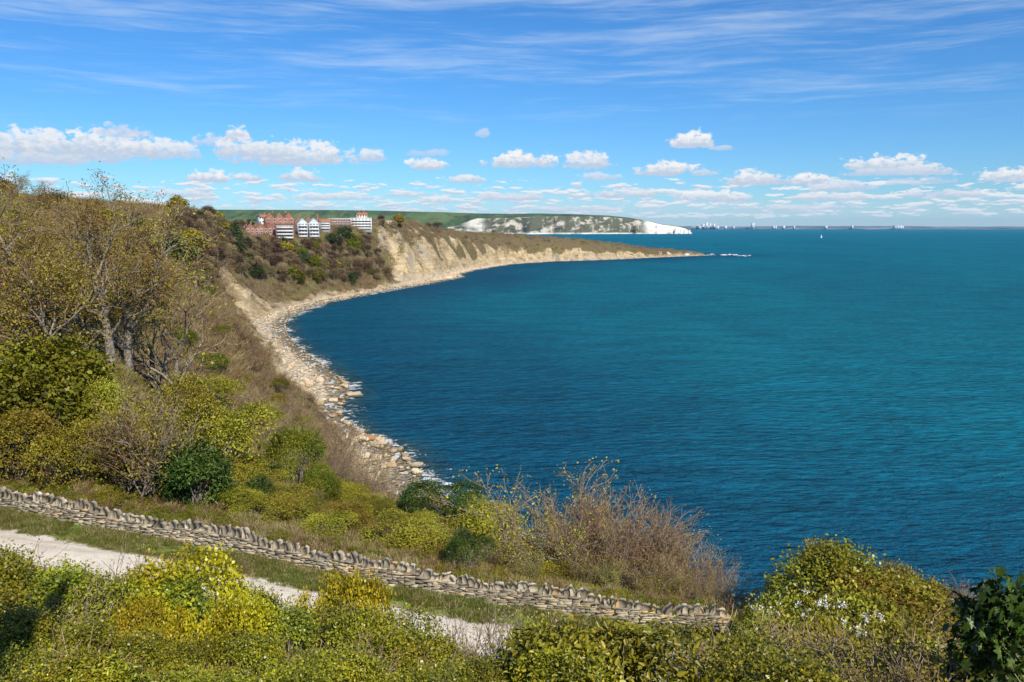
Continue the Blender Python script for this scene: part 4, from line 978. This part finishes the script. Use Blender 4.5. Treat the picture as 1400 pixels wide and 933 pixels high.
for i in range(len(x)):
    q = (round(x[i]/3.2), round(y[i]/3.2))
    if q in cell: continue
    cell.add(q)
    lim = 0 if not 334 < uu[i] < 515 else (324 if uu[i] < 380 else 326 if uu[i] < 450 else 312)
    Hmax = vz(lim, y[i])-z[i] if lim else 99
    if Hmax < 3.5: continue
    if uu[i] < 240 and rng.random() > .3: continue
    cnt += 1
    if cnt > 285: break
    w_ = rng.random(); g_ = fbm(np.array([x[i]/25]), np.array([y[i]/25]), 3, 55)[0]
    k, lb, gr = ('far%d' % rng.integers(0, 4), 'leafless brown tree in the wood on the far side of the bay', 'bare wood round the bay')
    nm, ct, pt = 'bare_tree', 'tree', ('trunk', 'crown')
    if g_ > .20 and w_ < .4: k, lb, gr, nm, pt = 'fargreen', 'green leafed tree among the bare wood round the bay', 'green trees round the bay', 'green_tree', ('stems', 'foliage')
    elif g_ < -.22 and w_ < .35: k, lb, gr, nm, pt = 'fardark', 'dark evergreen tree among the bare wood round the bay', 'evergreens round the bay', 'evergreen_tree', ('stems', 'foliage')
    elif w_ < .06: k, lb, gr, nm, pt = 'farpale', 'pale budding tree among the bare wood round the bay', 'pale trees round the bay', 'budding_tree', ('stems', 'foliage')
    plant(nm, lb, ct, 0, 0, 0, k, H=min(Hmax, rng.uniform(5., 9)*(.85 if y[i] < 330 else 1)), w=rng.uniform(1., 1.35), group=gr, xy=(x[i], y[i]), parts=pt)
print('woods', cnt)
for u, Y, top, k in [(250, 480, 286, 'pine'), (272, 500, 287.5, 'pine1'), (322, 620, 287, 'pine'), (344, 640, 285, 'pine1'), (300, 560, 291, 'pine'), (182, 190, 262, 'pine')]:
    plant('pine_tree', {250: 'flat topped dark pine at the left of the skyline row', 272: 'second flat topped pine from the left on the skyline', 322: 'tall dark pine left of the red gabled house', 344: 'wide dark pine next to the red gabled house', 300: 'small dark pine beside the orange roofed cottage', 182: 'dark pine top showing over the left hill shoulder'}[u], 'tree', u, 0, Y, k, H=8 if Y > 200 else 6, w=1.2)
plant('bush', 'yellow gorse bush on the wooded slope left of the cottage', 'bush', 270, 0, hit(270, 300), 'yel0', H=4, w=1.3, parts=('stems', 'foliage'))
for u, v, H, k, w, lb in [(425, 343, 6, 'fargreen', 1.2, 'bright green tree below the lawn of the pale flats'), (412, 352, 6, 'fargreen', 1.0, 'lower green tree under the lawn'), (437, 338, 5.5, 'fargreen', .9, 'green tree at the right edge of the lawn'),
                           (456, 338, 10, 'fardark', 1.2, 'dark evergreen right of the pale flats'), (470, 330, 11, 'fardark', 1.3, 'large dark evergreen hiding the long brick block'), (415, 362, 9, 'fardark', .7, 'dark conifer on the slope below the flats'), (388, 340, 8, 'fardark', .9, 'dark evergreen under the balconied flats'), (458, 372, 7, 'farpale', 1.3, 'pale yellow green tree in the brown wood')]:
    plant('tree', lb, 'tree', u, 0, hit(u, v, 300), k, H=H, w=w, parts=('stems', 'foliage'))
# ------------------------------------------------------------------ boulders
def boulder(seed):
    rng = np.random.default_rng(seed); import bmesh
    bm = bmesh.new(); bmesh.ops.create_cube(bm, size=1.6); bmesh.ops.subdivide_edges(bm, edges=bm.edges[:], cuts=2, use_grid_fill=True)
    for v in bm.verts:
        c = np.array(v.co); c = c*(1+.35*(1/(np.linalg.norm(c)+.3)-.6))
        for q in range(6):
            nrm = unit(np.array(rng.normal(0, 1, 3))) if v.index == 0 else None
        v.co = c+rng.normal(0, .07, 3)
    for q in range(7):
        nrm = unit(rng.normal(0, 1, 3)); lim = rng.uniform(.5, .85)
        for v in bm.verts:
            c = np.array(v.co); e = c@nrm-lim
            if e > 0: v.co = c-nrm*e*.95
    me = bpy.data.meshes.new('boulder'); bm.to_mesh(me); bm.free(); me.materials.append(ROCK)
    at = me.attributes.new('var', 'FLOAT', 'POINT'); at.data.foreach_set('value', np.full(len(me.vertices), .5, np.float32)); return me
def rockmat():
    m, T = mat('pale_limestone'); P = T.nd('ShaderNodeNewGeometry').outputs['Position']; oi = T.nd('ShaderNodeObjectInfo').outputs['Random']
    n = T.noise(P, 2.2, 5, .65); c = T.mix(oi, (.44, .32, .19), (.72, .62, .46)); c = T.mix(T.step(oi, .93, .96), c, (.40, .22, .10)); c = T.mix(T.step(n, .45, .7, 0, .6), c, (.26, .19, .115))
    sz = T.nd('ShaderNodeSeparateXYZ'); T.l.new(P, sz.inputs[0]); c = T.mix(T.step(T.m('ADD', sz.outputs[2], n), 1.2, .7), c, (.09, .075, .04))
    finish(T, princ(T, c, .9, .15, bump(T, n, .6, .15))); return m
ROCK = rockmat(); BM = [boulder(500+i) for i in range(6)]
rng = np.random.default_rng(9)
def shore_pts(n, y0, y1, spread, seed, back=2):
    rng = np.random.default_rng(seed); B = np.array(near[-3:]+bay); S = np.concatenate([[0], np.cumsum(np.hypot(*np.diff(B, axis=0).T))])
    s = rng.uniform(0, S[-1], n*6); x = np.interp(s, S, B[:, 0]); y = np.interp(s, S, B[:, 1]); k = (y > y0) & (y < y1); x, y = x[k][:n], y[k][:n]; n = len(x)
    bw = np.interp(y, *BW); q = rng.uniform(-back, 1, n); q = np.where(q < 0, q*1.2, q*bw*spread); return x-q*.85, y-q*.35
x, y = shore_pts(420, 128, 262, 1.0, 3, .35); z, d, sy, t, bq = ground(x, y, True)
cnt = 0
for i in range(len(x)):
    if d[i] < -2.5 or bq[i] > 1.25: continue
    cnt += 1
    if cnt > 230: break
    s = rng.uniform(.45, 1.0)*(1.5 if rng.random() < .14 else 1)
    o = link('boulder', BM[i % 6], None, (x[i], y[i], max(z[i], -.4)+s*.25), rng.uniform(0, 6.28), (s*rng.uniform(.8, 1.25), s, s*rng.uniform(.6, .95))); o.rotation_euler[0] = rng.normal(0, .25)
    tag(o, 'pale limestone boulder on the rocky beach below the near slope', 'boulder', 'boulders on the near beach')
x, y = shore_pts(6500, 125, 1380, 1.15, 4, .22); z, d, sy, t, bq = ground(x, y, True); k = (d > -2.2) & (bq < 1.6)
scatter('shore_rubble', 'broken pale stones and rubble along the whole shoreline', x[k], y[k], rng.uniform(.12, .5, k.sum())*np.interp(y[k], [130, 300, 1000], [1, 1.3, 2.2]), [proto(b) for b in BM], 33, .5, -.1)
for u, v, s, lb in [(520, 608, 1.9, 'big brown rock standing in the surf'), (484, 541, 2.2, 'dark flat rock at the edge of the surf'), (478, 404.5, 4.5, 'dark wreck of fallen slabs on the beach at the back of the bay'), (470, 409, 3.5, 'fallen dark slabs left of the larger ones at the back of the bay'), (610, 381, 6., 'brown rocky spur running into the water'), (596, 384, 5., 'brown boulders at the landward end of the rocky spur'), (570, 638, 1.5, 'seaweed brown rock at the end of the boulder beach')]:
    X, Y = wp(u, v); o = link('shore_rock', BM[int(s*7) % 6], None, (X, Y, s*.08), .4, (s*1.25, s, s*.35)); tag(o, lb, 'rock')
# ------------------------------------------------------------------ buildings
BRICK = plain('red_brick', (.30, .15, .105), .9, .12, .5); WHITE = plain('white_render', (.80, .79, .76), .8, .04, .3); PALE = plain('pale_grey_render', (.58, .59, .60), .8, .06, .3)
TILE = plain('orange_roof_tile', (.36, .16, .095), .85, .18, .4); SLATE = plain('slate_roof', (.12, .12, .13), .7, .1, .4); GREENT = plain('green_copper_tile', (.22, .38, .32), .8, .1, .4)
GLASS = plain('dark_window_glass', (.07, .085, .11), .15, .05, .3, spec=.6); SAND = plain('sandstone_wall', (.55, .45, .29), .9, .12, .5)
CREAM = plain('cream_render', (.66, .60, .48), .85, .06, .3)
def winmesh(w, h):
    g = G(); g.box((0, 0, 0), (w+.24, .12, h+.24), var=.5, mi=0); g.box((-w*.26, -.08, 0), (w*.46, .06, h), mi=1); g.box((w*.26, -.08, 0), (w*.46, .06, h), mi=1)
    return g.build('window', [WHITE, GLASS])
WIN = winmesh(1.1, 1.45); WINW = winmesh(1.7, 1.25)
def building(name, label, cat, u0, u1, vt, vb, Y, depth, wall, roofm, roof='gable', storeys=3, bays=4, yaw=.12, win=None, balc=0, chim=0, roofh=None, base=None, group=None):
    zb = vz(vb, Y); zt = vz(vt, Y); xc = ux((u0+u1)/2, Y, (zb+zt)/2); w = (u1-u0)/FL*(Y*cp+(CZ-zb)*sp)
    h = zt-zb
    if Y > 1300: zb = gz(xc, Y)-.2
    o = bpy.data.objects.new(name, None); col.objects.link(o); o.location = (xc, Y, zb)
    o.rotation_euler = (0, 0, math.atan2(-xc, Y)*1.0+yaw); tag(o, label, cat, group, 'thing')
    rh = roofh if roofh is not None else (h*.28 if roof != 'flat' else .0); eh = h-rh; under = max(2.5, zb-gz(xc, Y)+1.5)
    g = G(); g.box((0, depth/2, eh/2-under/2), (w, depth, eh+under)); 
    if roof == 'gables':           # gables facing the bay
        nb = max(1, round(w/9)); gw = w/nb
        for i in range(nb):
            cx = -w/2+gw*(i+.5); V = [(cx-gw/2, 0, eh), (cx+gw/2, 0, eh), (cx, 0, h), (cx-gw/2, depth, eh), (cx+gw/2, depth, eh), (cx, depth, h)]
            g.add(V, [[0, 1, 2], [5, 4, 3]])
    elif roof == 'gable':
        V = [(-w/2, 0, eh), (-w/2, depth, eh), (-w/2, depth/2, h), (w/2, 0, eh), (w/2, depth, eh), (w/2, depth/2, h)]; g.add(V, [[0, 2, 1], [3, 4, 5]])
    link('wall', g.build('wall', [wall]), o)
    r = G()
    if roof == 'gable':
        for sx in (0,):
            e = .5; V = [(-w/2-e, -e, eh-.35), (w/2+e, -e, eh-.35), (w/2+e, depth/2, h+.1), (-w/2-e, depth/2, h+.1), (-w/2-e, depth+e, eh-.35), (w/2+e, depth+e, eh-.35)]
            V2 = [(a, b, c+.25) for a, b, c in V]; r.add(V+V2, [[6, 7, 8, 9], [9, 8, 11, 10], [0, 3, 2, 1], [3, 4, 5, 2], [0, 1, 7, 6], [4, 10, 11, 5], [0, 6, 9, 3], [3, 9, 10, 4], [1, 2, 8, 7], [2, 5, 11, 8]])
    elif roof == 'gables':
        for i in range(nb):
            cx = -w/2+gw*(i+.5); e = .35
            for s in (-1, 1):
                V = [(cx+s*(gw/2+.1), -e, eh-.1), (cx, -e, h+.12), (cx, depth+e, h+.12), (cx+s*(gw/2+.1), depth+e, eh-.1)]; V2 = [(a, b, c+.3) for a, b, c in V]
                r.add(V+V2, [[0, 1, 2, 3], [7, 6, 5, 4], [0, 4, 5, 1], [2, 6, 7, 3], [1, 5, 6, 2], [0, 3, 7, 4]])
    else: r.box((0, depth/2, h+.2), (w+.6, depth+.6, .4))
    ro = link('roof', r.build('roof', [roofm]), o)
    for i in range(chim):
        c = G(); c.box((0, 0, 0), (1.2, .8, 2.6)); c.box((0, 0, 1.35), (1.4, 1.0, .2)); link('chimney', c.build('chimney', [BRICK]), ro, (-w/2+w*(i+.6)/(chim+.2), depth*.5, h+.8))
    sh = eh/storeys; wm = win or WIN
    for s in range(storeys):
        for b in range(bays):
            link('window', wm, o, (-w/2+w*(b+.5)/bays, -.06, sh*(s+.52)))
        if balc:
            b = G(); b.box((0, -.75, sh*s+.1), (w*.94, 1.5, .22)); b.box((0, -1.46, sh*s+1.1), (w*.94, .06, .1)); b.box((0, -1.45, sh*s+.62), (w*.94, .03, .62), mi=0 if balc == 1 else 1)
            link('balcony', b.build('balcony', [WHITE, PALE]), o)
    return o
B = building
B('house', 'large red brick house with two gables high among the trees', 'house', 364, 402, 292, 311, 690, 14, BRICK, TILE, 'gables', 3, 5, .1, chim=2, roofh=4)
B('house_wing', 'white sided wing with orange roof left of the red gabled house', 'house', 357, 372, 294, 305, 700, 12, WHITE, TILE, 'gable', 2, 3, .3, chim=1)
B('terrace', 'brick terrace with orange roofs and white dormers at the wood edge', 'house', 337, 378, 307, 323, 610, 10, BRICK, TILE, 'gables', 3, 7, .1, chim=3, roofh=3)
B('apartment_block', 'block of flats with white balconies between brick ends', 'building', 378, 401, 307.5, 326, 600, 12, BRICK, SLATE, 'flat', 4, 5, .08, WINW, balc=1)
B('apartment_block', 'pale block of flats with green gable left of its twin', 'building', 408, 420.5, 299, 324, 625, 14, PALE, GREENT, 'gables', 4, 3, .1, WINW, balc=1, roofh=3.2)
B('apartment_block', 'pale block of flats with green gable right of its twin', 'building', 423, 436, 299, 324, 630, 14, PALE, GREENT, 'gables', 4, 3, .1, WINW, balc=1, roofh=3.2)
B('house', 'brick house with orange roof showing between and behind the pale flats', 'house', 404, 442, 297, 312, 700, 12, BRICK, TILE, 'gables', 3, 8, .1, chim=3, roofh=4)
B('apartment_block', 'small white and grey block right of the pale twins', 'building', 438, 451, 300, 313, 660, 12, PALE, TILE, 'gable', 3, 4, .1, WINW, balc=1, roofh=2)
B('apartment_block', 'long low brick block with white top floor', 'building', 449, 479, 299.5, 309, 705, 12, BRICK, WHITE, 'flat', 3, 9, .05)
B('apartment_block', 'white flat roofed block of flats with open balconies on the cliff top', 'building', 480, 508, 298.5, 313, 718, 13, WHITE, PALE, 'flat', 4, 6, .12, WINW, balc=1)
B('house', 'old house with brick chimneys behind the white flats', 'house', 488, 502, 291, 300, 760, 10, CREAM, TILE, 'gable', 2, 4, .1, chim=2)
B('low_building', 'low brown building right of the white flats', 'building', 509, 517, 303, 308, 755, 8, BRICK, SLATE, 'flat', 1, 3, .1)
B('low_building', 'long low sandy coloured building among the cliff top trees', 'building', 518, 543, 302.5, 306, 790, 8, SAND, CREAM, 'flat', 1, 6, .1)
B('cottage', 'tiny cottage with orange roof among skyline trees at left', 'house', 281, 297, 293, 298, 520, 8, CREAM, TILE, 'gable', 1, 3, .1, roofh=1.3)
B('cottage', 'small pale house half hidden in trees left of the terrace', 'house', 334, 346, 307, 312, 640, 8, CREAM, TILE, 'gable', 2, 3, .1, chim=1)
B('lookout', 'white lookout building near the tip of the headland', 'building', 934.5, 942, 339.8, 343.8, 1372, 6, WHITE, SLATE, 'gable', 1, 3, .1, roofh=2)
B('cottage', 'tiny pale hut with pointed roof on the headland', 'house', 911, 916, 338.5, 341.5, 1345, 5, CREAM, TILE, 'gables', 1, 1, .1, roofh=1.8)
B('cottage', 'leftmost tiny hut on the headland crest', 'house', 899, 905, 337.8, 340.6, 1335, 5, SAND, TILE, 'gable', 1, 2, .1, roofh=1.5)
# ------------------------------------------------------------------ chalk stacks
def stack(label, u, vt, Y, w):
    x, _ = ux(u, Y, 0), Y; h = vz(vt, Y); rng = np.random.default_rng(int(u)); n = 14; V = []
    for k in range(9):
        q = k/8; rad = w*(.62-.18*q+.05*sin(k*2.1)); zz = -2+(h+2)*q
        for j in range(n): a = 2*pi*j/n; rr = rad*(1+rng.normal(0, .07)); V.append((cos(a)*rr, sin(a)*rr*1.3, zz))
    V.append((0, 0, h*1.01)); F = [[k*n+j, k*n+(j+1) % n, (k+1)*n+(j+1) % n, (k+1)*n+j] for k in range(8) for j in range(n)]
    g = G(); g.add(V, F); g.F.setdefault(3, []).append((np.array([[8*n+j, 8*n+(j+1) % n, 9*n] for j in range(n)]), 0))
    o = link('chalk_stack', g.build('chalk_stack', [CHALK]), None, (x, Y, 0)); tag(o, label, 'sea stack')
CHALK = plain('white_chalk', (.86, .83, .76), .95, .05, .05)
stack('white chalk stack nearest the end of the far cliffs', 924, 312.6, 5600, 22); stack('narrow chalk stack second from the far cliffs', 930.5, 313.2, 5600, 12)
stack('chalk stack third from the far cliffs', 936, 313.6, 5600, 14); stack('small outermost chalk stack', 942.5, 314.6, 5620, 11)
# ------------------------------------------------------------------ yacht
def yacht(u, v):
    X, Y = wp(u, v); o = bpy.data.objects.new('yacht', None); col.objects.link(o); o.location = (X, Y, 0); o.rotation_euler = (0, 0, .5); tag(o, 'small white yacht with tall sail far out on the bay', 'yacht')
    L = 9; g = G(); st = 9; V = []
    for i in range(st):
        q = i/(st-1); x = -L/2+L*q; wd_ = 1.5*(1-max(0, (q-.45)/.55)**2.2)*(.8+.2*min(1, q*3)); sh = .95+.35*q*q
        V += [(x, -wd_, sh), (x, -wd_*.7, .1), (x, 0, -.5), (x, wd_*.7, .1), (x, wd_, sh)]
    F = [[i*5+j, i*5+j+1, (i+1)*5+j+1, (i+1)*5+j] for i in range(st-1) for j in range(4)]+[[i*5, (i+1)*5, (i+1)*5+4, i*5+4] for i in range(st-1)]
    g.add(V, F); link('hull', g.build('hull', [WHITE]), o)
    c = G(); c.box((-.3, 0, 1.4), (3.2, 1.5, .7)); link('cabin', c.build('cabin', [WHITE]), o)
    m = G(); m.tubes([(.8, 0, .9), (.8, 0, 2.2)], [(.8, 0, 15), (-3.8, 0, 2.0)], [.1, .07], [.06, .06], 6); link('mast', m.build('mast', [PALE]), o)
    for nm, tri in (('mainsail', [(.7, 0, 2.4), (-3.7, 0, 2.3), (.7, 0, 14.6)]), ('jib', [(4.4, 0, 1.5), (1.0, 0, 2.0), (.9, 0, 13)])):
        a, b, c_ = map(np.array, tri); n = 8; V = []; F = []
        for i in range(n+1):
            for j in range(n+1-i):
                p = a*(1-(i+j)/n)+b*(j/n)+c_*(i/n); s = (1-(i+j)/n)*(j/n)*4+(i/n)*(j/n)*3; V.append(p+np.array([0, .8*s, 0]))
        idx = lambda i, j: sum(n+1-k for k in range(i))+j
        for i in range(n):
            for j in range(n-i):
                F.append([idx(i, j), idx(i, j+1), idx(i+1, j)])
                if j < n-i-1: F.append([idx(i, j+1), idx(i+1, j+1), idx(i+1, j)])
        q = G(); q.add(V, F); link(nm, q.build(nm, [WHITE], True), o)
yacht(1123, 325.5)
# ------------------------------------------------------------------ town on the horizon
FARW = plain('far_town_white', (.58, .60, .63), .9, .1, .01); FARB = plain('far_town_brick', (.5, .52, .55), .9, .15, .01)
rng = np.random.default_rng(12)
def tower(u, vt, wpx, lb, m, gr=None, v0=311.5):
    Y = 14900; x = ux(u, Y, 40); w = wpx/FL*Y; h = vz(vt, Y); g = G(); g.box((0, 0, h/2), (w, 60, h)); g.box((w*.15, 0, h+3), (w*.4, 30, 6))
    g.box((0, -31, h*.4), (w*.8, 2, h*.5), mi=1)
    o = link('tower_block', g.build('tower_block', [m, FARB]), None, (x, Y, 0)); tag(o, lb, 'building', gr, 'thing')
tower(966, 304.5, 3.2, 'tallest pale tower block of the distant town', FARW); tower(970.5, 305.6, 2.6, 'tower block just right of the tallest one on the horizon', FARW)
tower(1029, 305.2, 4.0, 'wide white block standing alone on the horizon', FARW); tower(961, 306.5, 4, 'broad block left of the tallest tower on the horizon', FARB)
tower(976, 306.2, 2, 'slim block right of the distant tower group', FARW)
for i in range(36):
    u = rng.choice([rng.normal(966, 14), rng.uniform(945, 1090), rng.uniform(1090, 1250)], p=[.5, .35, .15])
    tower(u, rng.uniform(308.5, 309.5), rng.uniform(1.5, 4.5), 'small pale block in the distant seaside town', FARW if rng.random() < .6 else FARB, 'blocks of the distant town')
# ------------------------------------------------------------------ surf on the ledge off the point
def ledge():
    m, T = mat('surf_foam'); finish(T, princ(T, (.85, .87, .88), .8, .2)); g = G(); rng = np.random.default_rng(2)
    for k in range(60):
        u = rng.choice([rng.uniform(984, 1012), rng.uniform(996, 1026), rng.uniform(963, 975)], p=[.5, .4, .1]); v = 348.6+rng.normal(0, .35)+(u > 1008)*1.2+(u < 980)*-.2
        X, Y = wp(u, v); a = rng.uniform(1.2, 4.5); g.box((X, Y, .1), (a*1.5, a, .5), rng.uniform(0, 3), jit=.25, rng=rng)
    tag(link('surf', g.build('surf', [m])), 'line of white surf breaking on the ledge off the headland', kind='stuff')
ledge()
# ------------------------------------------------------------------ air
def haze():
    g = G(); g.box((3000, 7000, 95), (34000, 19000, 210)); m, T = mat('sea_air')
    v = T.nd('ShaderNodeVolumePrincipled'); v.inputs['Color'].default_value = (.40, .66, 1.0, 1); v.inputs['Density'].default_value = HAZE; v.inputs['Anisotropy'].default_value = .2
    o = T.nd('ShaderNodeOutputMaterial'); T.l.new(v.outputs[0], o.inputs['Volume'])
    tag(link('haze', g.build('haze', [m])), 'thin blue haze over the bay', kind='stuff')
HAZE = 2.0e-5
if HAZE: haze()
# ------------------------------------------------------------------ labels that single out members of the small groups
ORD = 'leftmost second third fourth fifth sixth seventh eighth ninth tenth eleventh twelfth thirteenth fourteenth fifteenth sixteenth seventeenth eighteenth nineteenth twentieth'.split()
def number(sel, text):
    sel = sorted(sel, key=lambda o: o.location.x/o.location.y)
    for i, o in enumerate(sel): o['label'] = text % (ORD[i] if i == 0 else ORD[i]+' from left' if i < len(sel)-1 else 'rightmost')
def members(g): return [o for o in bpy.data.objects if o.get('group') == g]
iv = members('ivy thicket below the viewpoint')
number([o for o in iv if o.location.y > 15.2], 'yellow green ivy bush against the pale path, %s in the upper row')
number([o for o in iv if 11.5 < o.location.y <= 15.2], 'yellow green ivy bush, %s in the middle row of the foreground thicket')
number([o for o in iv if o.location.y <= 11.5], 'yellow green ivy bush at the bottom edge of the picture, %s')
number(members('slim shrubs behind the wall'), 'slim leafing shrub behind the left part of the wall, %s')
hd = members('bare hedge behind the wall')
number([o for o in hd if o.location.y > 36.5], 'leafless reddish shrub in the rear row of the bare hedge, %s')
number([o for o in hd if o.location.y <= 36.5], 'leafless reddish shrub in the front row of the bare hedge, %s')
number(members('leafing shrubs at the foot of the hedge'), 'yellow green leafing shrub at the foot of the bare hedge, %s')
number(members('brown copse above the boulder beach'), 'leafless brown shrub of the copse above the boulder beach, %s')
number(members('brown thicket on the far right'), 'thin brown shrub in the thicket at the right edge, %s')
number(members('dry stalks before the path'), 'thin dry stalks standing against the pale path, %s')
number(members('twiggy shrubs in the foreground'), 'low grey brown twiggy shrub among the foreground ivy, %s')
number(members('bare wood behind the tall left trees'), 'brown budding tree behind the tall left trees, %s')
br = sorted(members('bramble bushes on the near slope'), key=lambda o: o.location.y-float(wall_y(np.array(o.location.x)))); q = (len(br)+2)//3
for k, tx in enumerate(('low bramble bush in the row nearest the wall, %s', 'low bramble bush half way up from wall to crest, %s', 'low bramble bush near the crest above the sea, %s')): number(br[k*q:(k+1)*q], tx)
number(members('evergreens round the bay'), 'dark evergreen in the bare wood round the bay, %s')
number(members('pale trees round the bay'), 'pale budding tree in the bare wood round the bay, %s')
number(members('green trees round the bay'), 'green leafed tree in the bare wood round the bay, %s')
number(members('green bushes on the brown slope'), 'leafy green bush on the brown slope below the bare trees, %s')
number(members('bare bushes on the brown slope'), 'leafless bush on the brown slope below the bare trees, %s')
